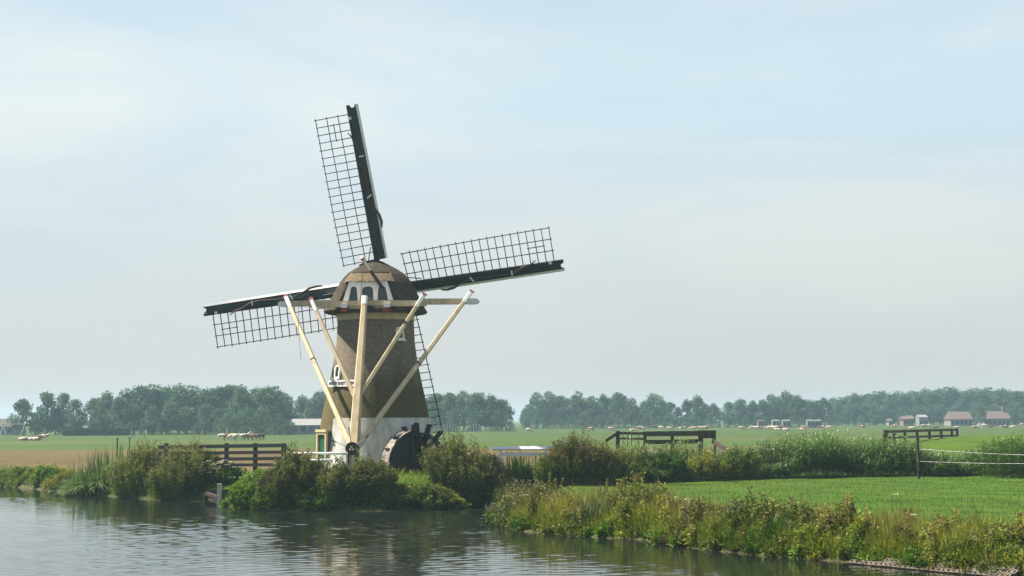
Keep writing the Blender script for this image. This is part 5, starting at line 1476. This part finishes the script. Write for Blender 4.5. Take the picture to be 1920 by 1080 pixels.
def cow(grazing=True, lying=False):
    dz = -0.62 if lying else 0.0
    J = [((0, 0, 1.0 + dz), (0.40, 0.38)), ((-0.75, 0, 1.08 + dz), (0.34, 0.31)), ((0.62, 0, 1.02 + dz), (0.33, 0.38)), ((-1.02, 0, 1.12 + dz), 0.16)]
    E = [(0, 1), (0, 2), (1, 3)]
    if grazing and not lying:
        J += [((1.05, 0, 0.82), 0.20), ((1.30, 0, 0.48), 0.15), ((1.42, 0, 0.20), (0.10, 0.10)), ((1.50, 0, 0.06), 0.075)]
    else:
        J += [((1.02, 0, 1.28 + dz), 0.19), ((1.28, 0, 1.42 + dz), 0.15), ((1.50, 0, 1.32 + dz), 0.11), ((1.68, 0, 1.22 + dz), 0.08)]
    E += [(2, 4), (4, 5), (5, 6), (6, 7)]
    h = len(J)
    J += [((J[5][0][0] - 0.03, 0.22, J[5][0][2] + 0.05), 0.045), ((J[5][0][0] - 0.03, -0.22, J[5][0][2] + 0.05), 0.045)]
    E += [(5, h), (5, h + 1)]
    if lying:
        for y in (-0.33, 0.33):
            i = len(J); J += [((0.55, y, 0.22), 0.12), ((0.85, y, 0.12), 0.075), ((0.45, y * 1.2, 0.06), 0.05)]; E += [(2, i), (i, i + 1), (i + 1, i + 2)]
            i = len(J); J += [((-0.65, y * 1.1, 0.24), 0.16), ((-0.25, y * 1.4, 0.12), 0.08), ((-0.7, y * 1.5, 0.06), 0.05)]; E += [(1, i), (i, i + 1), (i + 1, i + 2)]
    else:
        for y, s_ in ((-0.2, 0.10), (0.2, -0.08)):
            leg_joints(J, E, 2, 0.62 + s_, y, 0.70, (0.0, 0.42), (0.0, 0.20), 0.02, (0.13, 0.075, 0.055, 0.06))
            leg_joints(J, E, 1, -0.80 + s_, y, 0.80, (0.06, 0.58), (-0.10, 0.36), -0.05, (0.17, 0.10, 0.06, 0.06))
    t = len(J); J += [((-1.12, 0, 0.75 + dz * 0.8), 0.03), ((-1.10, 0, 0.42 + dz * 0.5), 0.05)]; E += [(3, t), (t, t + 1)]
    return skin_mesh('cow_body', J, E)
def horse(grazing):
    J = [((0, 0, 1.15), (0.28, 0.32)), ((-0.70, 0, 1.22), (0.28, 0.30)), ((0.60, 0, 1.18), (0.25, 0.33)), ((-0.95, 0, 1.28), 0.12)]
    E = [(0, 1), (0, 2), (1, 3)]
    if grazing: J += [((0.98, 0, 1.0), 0.19), ((1.25, 0, 0.62), 0.13), ((1.36, 0, 0.38), 0.11), ((1.50, 0, 0.10), 0.07)]
    else: J += [((0.92, 0, 1.50), 0.19), ((1.15, 0, 1.78), 0.13), ((1.32, 0, 1.74), 0.11), ((1.58, 0, 1.52), 0.07)]
    E += [(2, 4), (4, 5), (5, 6), (6, 7)]
    e = len(J)
    J += [((J[5][0][0] + 0.0, 0.07, J[5][0][2] + 0.2), 0.03), ((J[5][0][0] + 0.0, -0.07, J[5][0][2] + 0.2), 0.03)]; E += [(5, e), (5, e + 1)]
    for y, s_ in ((-0.16, 0.08), (0.16, -0.1)):
        leg_joints(J, E, 2, 0.62 + s_, y, 0.85, (0.0, 0.48), (0.0, 0.22), 0.03, (0.12, 0.07, 0.045, 0.055))
        leg_joints(J, E, 1, -0.78 + s_, y, 0.92, (0.08, 0.68), (-0.12, 0.44), -0.06, (0.17, 0.10, 0.055, 0.055))
    t = len(J); J += [((-1.08, 0, 0.95), 0.06), ((-1.10, 0, 0.50), 0.05)]; E += [(3, t), (t, t + 1)]
    return skin_mesh('horse_body', J, E)
def pied(name, base, patch, lo=0.5):
    m, n, l, b = new_mat(name)
    tc = n.new('ShaderNodeTexCoord'); oi = n.new('ShaderNodeObjectInfo')
    ad = n.new('ShaderNodeVectorMath'); ad.operation = 'ADD'; mu = n.new('ShaderNodeMath'); mu.operation = 'MULTIPLY'; mu.inputs[1].default_value = 40
    l.new(oi.outputs['Random'], mu.inputs[0]); l.new(tc.outputs['Object'], ad.inputs[0]); l.new(mu.outputs['Value'], ad.inputs[1])
    nz = n.new('ShaderNodeTexNoise'); nz.inputs['Scale'].default_value = 1.3; nz.inputs['Detail'].default_value = 2; l.new(ad.outputs['Vector'], nz.inputs['Vector'])
    rp = n.new('ShaderNodeValToRGB'); rp.color_ramp.elements[0].position = lo - 0.02; rp.color_ramp.elements[1].position = lo + 0.02
    rp.color_ramp.elements[0].color = (*base, 1); rp.color_ramp.elements[1].color = (*patch, 1)
    l.new(nz.outputs['Fac'], rp.inputs['Fac']); l.new(rp.outputs['Color'], b.inputs['Base Color']); b.inputs['Roughness'].default_value = 0.75
    return m
COWS = {'graze': cow(True), 'stand': cow(False), 'lie': cow(False, True)}
HORSES = {'graze': horse(True), 'stand': horse(False)}
COATS = {'pale': pied('cream_and_white_coat', (0.48, 0.38, 0.31), (0.34, 0.19, 0.13), 0.58), 'red': pied('red_pied_coat', (0.22, 0.07, 0.035), (0.7, 0.6, 0.5), 0.54),
         'dark': pied('dark_coat', (0.05, 0.035, 0.03), (0.10, 0.06, 0.045), 0.5), 'grey': pied('grey_coat', (0.42, 0.40, 0.37), (0.25, 0.24, 0.22), 0.55),
         'sand': pied('sand_coat', (0.55, 0.40, 0.24), (0.65, 0.5, 0.34), 0.5), 'brown': pied('brown_coat', (0.13, 0.06, 0.03), (0.09, 0.045, 0.025), 0.5)}
MESH_COAT = {}
def animal(kind, pose, coat, px, py, label, group, face=1, name=None, scale=1.0):
    p = on(px, py, 1.3)
    key = (kind, pose, coat)
    if key not in MESH_COAT:
        me = (COWS if kind == 'cow' else HORSES)[pose].copy(); me.materials.clear(); me.materials.append(COATS[coat]); MESH_COAT[key] = me
    o = bpy.data.objects.new(kind, MESH_COAT[key]); COL.objects.link(o)
    z = gz(p.x, p.y); o.location = (p.x, p.y, z - 0.02)
    o.rotation_euler = (0, 0, (0 if face > 0 else math.pi) + TR.uniform(-0.5, 0.5)); o.scale = (scale,) * 3
    return tag(o, label, kind, group)
for x, pose, coat, f, lab in [(417, 'graze', 'grey', 1, 'dark grey horse grazing at the left end of the group'), (428, 'graze', 'brown', 1, 'brown horse half hidden behind the grey one'), (436, 'graze', 'sand', -1, 'sandy cream horse standing among the darker ones'),
                              (447, 'graze', 'grey', -1, 'pale grey horse grazing beside the sandy one'), (459, 'stand', 'grey', 1, 'pale grey horse with its head over its neighbour'), (467, 'stand', 'dark', 1, 'dark horse with raised head amid the group'),
                              (479, 'graze', 'brown', -1, 'brown horse with a light saddle patch'), (488, 'stand', 'dark', 1, 'near black horse at the end of the group facing the mill')]:
    animal('horse', pose, coat, x, 826.5, lab, None, f, scale=1.02)
LAB = {('graze', 'pale'): 'cream white cow grazing in the far meadow', ('stand', 'pale'): 'cream white cow standing in the far meadow', ('lie', 'pale'): 'cream white cow lying in the far meadow',
       ('graze', 'red'): 'red pied cow grazing in the far meadow', ('stand', 'red'): 'red pied cow standing in the far meadow', ('lie', 'red'): 'red pied cow lying in the far meadow',
       ('lie', 'dark'): 'dark brown cow lying in the far meadow', ('graze', 'dark'): 'dark brown cow grazing in the far meadow'}
for x, y, pose, coat, f in [(992, 811, 'graze', 'pale', 1), (1108, 808.5, 'graze', 'red', 1), (1146, 808.5, 'graze', 'pale', 1), (1186, 808.5, 'lie', 'pale', 1), (1203, 808, 'stand', 'red', -1), (1228, 804, 'graze', 'dark', 1),
                            (1240, 806, 'graze', 'pale', 1), (1256, 808, 'graze', 'pale', 1), (1279, 807, 'graze', 'red', -1), (1299, 807, 'graze', 'pale', -1), (1315, 807, 'stand', 'pale', -1), (1322, 806.5, 'stand', 'red', 1),
                            (1390, 807, 'graze', 'pale', 1), (1410, 806, 'graze', 'pale', -1), (1420, 806, 'graze', 'red', 1), (1431, 806, 'graze', 'red', 1), (1441, 806, 'graze', 'pale', -1), (1450, 806, 'stand', 'red', 1), (1460, 806, 'graze', 'red', 1),
                            (1466, 806, 'stand', 'red', -1), (1473, 807, 'lie', 'pale', 1), (1458, 807, 'lie', 'pale', -1), (1507, 806, 'stand', 'pale', 1), (1505, 807, 'lie', 'pale', -1), (1542, 805.5, 'graze', 'red', 1), (1553, 805.5, 'graze', 'pale', -1),
                            (1617, 804.5, 'stand', 'red', 1), (1677, 803, 'graze', 'red', -1), (1709, 804, 'lie', 'pale', 1), (1731, 803, 'graze', 'pale', 1), (1741, 803, 'stand', 'pale', -1), (1754, 803, 'lie', 'dark', 1), (1794, 803, 'lie', 'pale', 1),
                            (1826, 802.5, 'lie', 'red', 1), (1835, 803, 'lie', 'pale', -1), (1847, 801.5, 'graze', 'pale', 1), (1857, 801.5, 'lie', 'dark', 1), (1880, 801.5, 'lie', 'red', 1), (1886, 802, 'lie', 'dark', -1), (1898, 802, 'lie', 'pale', 1), (1917, 800.5, 'graze', 'pale', 1)]:
    animal('cow', pose, coat, x, y, LAB[(pose, coat)], 'cows in the far meadow', f)
for x, pose, coat in ((43, 'lie', 'pale'), (52, 'lie', 'dark'), (61, 'lie', 'red'), (69, 'lie', 'red'), (81, 'stand', 'red')):
    animal('cow', pose, coat, x, 826, {'pale': 'cream white cow lying near the white swing frame', 'dark': 'dark cow lying near the white swing frame', 'red': 'red pied cow lying near the white swing frame'}[coat] if pose == 'lie' else 'red pied cow standing near the white swing frame', 'cows near the swing frame', 1)
# ------------------------------------------------------------------ fences, rails, posts
def post(o, px, py_top, Y, w, mat, name='post', z_bot=None, taper=1.0, rnd=False):
    p = at(px, py_top, Y)
    zb = gz(p.x, p.y) - 0.3 if z_bot is None else z_bot
    if rnd: return MB().tube([(p.x, p.y, zb), (p.x + 0.02, p.y, (zb + p.z) / 2), (p.x, p.y, p.z)], [w / 2, w / 2, w / 2 * taper], 10).build(name, mat, o)
    return MB().beam((p.x, p.y, zb), p, w, w, w * taper, w * taper, upv=(0, 1, 0)).build(name, mat, o)
def rail(o, a, b, w, h, mat, name='rail'):
    return MB().beam(a, b, w, h).build(name, mat, o)
# black railing left of the mill
bf = thing('black_railing', Vector((at(420, 870, 104).x, 104, gz(at(420, 870, 104).x, 104))), 'black tarred four-rail railing left of the mill', 'fence')
YL, YR = 112.0, 106.0
yy = lambda px: YL + (YR - YL) * (px - 300) / 232
for px in (312, 368, 425, 479, 532):
    post(bf, px, 831, yy(px), 0.26, M['black'])
for py0, py1, h in ((838.5, 835, 0.24), (850.5, 847.5, 0.22), (862, 859.5, 0.22), (873, 871, 0.20)):
    rail(bf, at(298, py0, yy(298)) + Vector((0, -0.16, 0)), at(537, py1, yy(537)) + Vector((0, -0.16, 0)), 0.07, h, M['black'])
rail(bf, at(532, 836, 106), at(560, 856, 104.5), 0.08, 0.2, M['black'], 'sloping_rail')
rail(bf, at(532, 852, 106), at(560, 868, 104.5), 0.08, 0.2, M['black'], 'sloping_rail')
post(bf, 559, 853, 104.5, 0.2, M['black'])
# white garden rail in front of the mill
wf = thing('white_garden_rail', Vector((at(600, 870, 99.5).x, 99.5, gz(at(600, 870, 99.5).x, 99.5))), 'white two-rail garden fence across the mill door', 'fence')
for py, h in ((850, 0.14), (864, 0.30)):
    MB().tube([at(548, py, 99.7), at(600, py, 99.5), at(652 if py < 855 else 622, py + 0.5, 99.2)], h / 2, 12).build('rail', M['white'], wf, True)
for px in (549, 584, 618, 650):
    post(wf, px, 847, 99.55, 0.10, M['white'])
rail(wf, at(594, 880, 98.8), at(624, 881, 98.6), 0.3, 0.16, M['white'], 'white_kerb')
# white bench-like rail right of the mill
wr = thing('white_bench_rail', Vector((at(978, 870, 106).x, 106, gz(at(978, 870, 106).x, 106))), 'white thick-topped rail behind the sword-leaf clump', 'fence')
MB().box(at(979, 840.5, 106), (3.9, 0.32, 0.10), (1, 0, 0), (0, 0.82, 0.57), (0, -0.57, 0.82)).build('rail', M['white'], wr)
rail(wr, at(936, 852, 106.1), at(1026, 852, 106.1), 0.06, 0.22, M['white'])
for px in (938, 1023):
    post(wr, px, 843, 106, 0.18, M['white'])
# wooden footbridge railing over the ditch
fb = thing('wooden_footbridge', Vector((at(1250, 890, 118).x, 118, gz(at(1250, 890, 118).x, 118))), 'weathered wooden footbridge railing rising above the reeds', 'bridge')
FY = 118.0
for px, top, w in ((1158, 807.5, 0.30), (1209, 809, 0.24), (1260, 810.5, 0.24), (1313, 807, 0.34), (1340, 806.5, 0.16)):
    post(fb, px, top, FY, w, M['brown_wood'])
rail(fb, at(1158, 812, FY) + Vector((0, -.16, 0)), at(1210, 813, FY) + Vector((0, -.16, 0)), 0.06, 0.20, M['brown_wood'])
rail(fb, at(1208, 813.5, FY) + Vector((0, -.16, 0)), at(1316, 812.5, FY) + Vector((0, -.16, 0)), 0.07, 0.36, M['brown_wood'])
rail(fb, at(1208, 829, FY) + Vector((0, -.16, 0)), at(1318, 827.5, FY) + Vector((0, -.16, 0)), 0.07, 0.32, M['brown_wood'])
rail(fb, at(1312, 814.5, FY - .2), at(1342, 814.5, FY - .2), 0.08, 0.58, M['brown_wood'], 'end_board')
rail(fb, at(1157, 812, FY - .1), at(1136, 826, FY - 1.5), 0.08, 0.26, M['brown_wood'], 'sloping_rail')
rail(fb, at(1336, 826, FY - .2), at(1382, 856, FY - 2.5), 0.10, 0.34, M['brown_wood'], 'sloping_rail')
for px in (1168, 1176, 1184, 1197):
    p = at(px, 810, FY - .25)
    MB().beam((p.x, p.y, p.z - 1.1), p, 0.07, 0.04, upv=(0, 1, 0)).build('picket', M['old_wood'], fb)
rail(fb, at(1158, 822, FY) + Vector((0, -.14, 0)), at(1210, 823, FY) + Vector((0, -.14, 0)), 0.05, 0.14, M['brown_wood'])
MB().box(at(1250, 872, FY + 0.9), (7.4, 2.0, 0.2)).build('deck', M['brown_wood'], fb)
# cattle fence on the right dike
cf = thing('cattle_fence', Vector((at(1725, 830, 150).x, 150, gz(at(1725, 830, 150).x, 150))), 'brown two-rail cattle fence on the grassy dike', 'fence')
fy = lambda px: 135 + 30 * (px - 1657) / 138.0
for px in (1661, 1696, 1719, 1742, 1764, 1784, 1794):
    post(cf, px, 806 - 1.5 * (px - 1657) / 138, fy(px), 0.24, M['brown_wood'])
for pa, pb, h in ((809.5, 805.5, 0.24), (821, 816.5, 0.20)):
    rail(cf, at(1657, pa, fy(1657) - 0.16), at(1796, pb, fy(1796) - 0.16), 0.08, h, M['brown_wood'])
gp = thing('gate_posts', Vector((at(1668, 850, 128).x, 128, gz(at(1668, 850, 128).x, 128))), 'pair of thick dark gate posts before the cattle fence', 'gate')
for px, t, w in ((1658, 813, 0.24), (1676, 812.5, 0.28)):
    post(gp, px, t, 128, w, M['brown_wood'])
rail(gp, at(1658, 829.5, 128), at(1676, 829.5, 128), 0.06, 0.1, M['brown_wood'], 'cross_bar')
# electric fence: round post and two white tapes
M['tape'] = paint('grey_white_tape', (0.55, 0.55, 0.53), (0.2, 0.2, 0.2), 0.7, 3.0)
ef = thing('electric_fence', Vector((at(1720, 889, 113).x, 113, gz(at(1720, 889, 113).x, 113))), 'round brown corner post with two white fence tapes running right', 'fence')
post(ef, 1720.5, 821, 112, 0.26, M['brown_wood'], rnd=True, taper=0.9)
post(ef, 2010, 826, 104, 0.2, M['brown_wood'], rnd=True)
for k, (p0, p1) in enumerate((((1724, 842), (2010, 855)), ((1724, 865), (2010, 868)))):
    a, b = at(*p0, 111.8), at(*p1, 104)
    pts = [a + (b - a) * t + Z * (-0.09 * 4 * t * (1 - t)) for t in np.linspace(0, 1, 14)]
    MB().tube(pts, 0.016, 5).build('fence_tape', M['tape'], ef)
    MB().beam(a + Vector((-0.05, 0, 0)), a + Vector((0.3, -0.02, 0)), 0.05, 0.05).build('insulator', M['black'], ef)
# old stubs
sp_ = thing('field_post', at(220, 836, 175), 'thin dark post in the dry field with a twig beside it', 'post', None)
sp_.location.z = gz(sp_.location.x, 175)
q = sp_.location
MB().beam((q.x, q.y, q.z - .2), (q.x, q.y, at(220, 821, 175).z), 0.12, 0.12).build('shaft', M['black'], sp_)
MB().beam((q.x, q.y - .05, at(220, 824, 175).z), (q.x + 0.01, q.y - 0.05, at(220, 822, 175).z), 0.16, 0.16).build('cap_band', M['brown_wood'], sp_)
sp2 = thing('field_post', at(243, 836, 175), 'thin dark post in the dry field farther from the canal trees', 'post', None)
sp2.location.z = gz(sp2.location.x, 175)
q = sp2.location
MB().beam((q.x, q.y, q.z - .2), (q.x, q.y, at(243, 820, 175).z), 0.09, 0.09).build('shaft', M['brown_wood'], sp2)
MB().beam((q.x - 0.2, q.y, at(243, 822, 175).z), (q.x + .35, q.y, at(243, 820, 175).z), 0.05, 0.05).build('cross_bar', M['brown_wood'], sp2)
st = thing('meadow_stub', on(1254, 900, 1.0), 'short pale stake at the foot of the reeds', 'post')
q = st.location
MB().beam((q.x, q.y, q.z - .2), (q.x + 0.02, q.y, q.z + 0.6), 0.10, 0.10, 0.08, 0.08).build('shaft', M['old_wood'], st)
MB().beam((q.x + .02, q.y - .0, q.z + 0.6), (q.x + 0.02, q.y, q.z + 0.66), 0.06, 0.06).build('worn_tip', M['brown_wood'], st)
# mooring post with a log in the gap of the bank
mp_ = on(411, 949, 0.0)
mo = thing('mooring_post', (mp_.x, mp_.y, 0.0), 'pale square mooring post standing in the water with planks behind', 'post')
zt = at(412, 907, mp_.y).z
M['pale_wood'] = paint('pale_weathered_post', (0.62, 0.58, 0.52), (0.40, 0.37, 0.32), 0.8, 4, bump=0.4)
MB().beam((mp_.x, mp_.y, -1.0), (mp_.x, mp_.y, zt), 0.26, 0.26, upv=(0, 1, 0)).build('post', M['pale_wood'], mo)
MB().beam((mp_.x - 1.0, mp_.y + 0.9, 0.75), (mp_.x - 0.05, mp_.y + 0.25, 0.5), 0.2, 0.2).build('plank', M['brown_wood'], mo)
MB().beam((mp_.x - 0.75, mp_.y + 0.6, 0.38), (mp_.x - 0.05, mp_.y + 0.22, 0.22), 0.18, 0.18).build('plank', M['brown_wood'], mo)
MB().box((mp_.x - 0.35, mp_.y + 1.2, 0.45), (1.5, 0.12, 1.1)).build('bank_board', M['brown_wood'], mo)
# ------------------------------------------------------------------ concrete grid blocks edging the right bank
gb = thing('grid_block_edging', on(1740, 1068, 0.1), 'rows of hollow concrete grid blocks along the right waterline', 'edging')
vs, fs = flat_poly([(-0.098, -0.12), (0.098, -0.12), (0.098, 0.12), (-0.098, 0.12)], [[(-0.045, -0.06), (0.045, -0.06), (0.045, 0.06), (-0.045, 0.06)]], 0.09)
blk = MB().add(vs, fs).mesh('grid_block'); blk.materials.append(M['concrete'])
edge_px = [(1590, 1055), (1680, 1063), (1760, 1071), (1830, 1077), (1890, 1083)]
ew = [on(x, y, 0.03) for x, y in edge_px]
TRB = random.Random(12)
for (A_, B_) in zip(ew[:-1], ew[1:]):
    nb = int((B_ - A_).length / 0.205)
    dirx = (B_ - A_).normalized(); inl = Vector((-dirx.y, dirx.x, 0)).normalized()
    if inl.y < 0: inl = -inl
    upn = (inl * 0.88 + Z * 0.47).normalized(); nn = dirx.cross(upn)
    for i in range(nb):
        t = (i + 0.5) / nb
        c0 = A_ + (B_ - A_) * t
        for j in range(3 if c0.x > on(1710, 1068, 0).x else 2 if c0.x > on(1640, 1060, 0).x else 1):
            c = c0 + upn * (0.08 + 0.25 * j) + Vector((0, -0.15, TRB.uniform(-.012, .012))) + dirx * (0.1 if j % 2 else 0)
            o = bpy.data.objects.new('grid_block', blk); COL.objects.link(o); o.parent = gb
            o.matrix_local = Matrix.Translation(c - gb.location) @ Matrix(((dirx.x, upn.x, nn.x), (dirx.y, upn.y, nn.y), (dirx.z, upn.z, nn.z))).to_4x4()
# ------------------------------------------------------------------ haze
mb = MB(); mb.box((0, 1520, 13.2), (6300, 3200, 31.6))
hz = mb.build('haze', None)
m, n, l, b = new_mat('summer_haze')
n.remove(b)
vol = n.new('ShaderNodeVolumePrincipled')
vol.inputs['Color'].default_value = (0.56, 0.82, 0.98, 1)
vol.inputs['Density'].default_value = 0.00027
vol.inputs['Anisotropy'].default_value = 0.25
l.new(vol.outputs['Volume'], n['Material Output'].inputs['Volume'])
hz.data.materials.append(m)
tag(hz, 'thin pale summer haze over the polder', 'haze', kind='stuff')
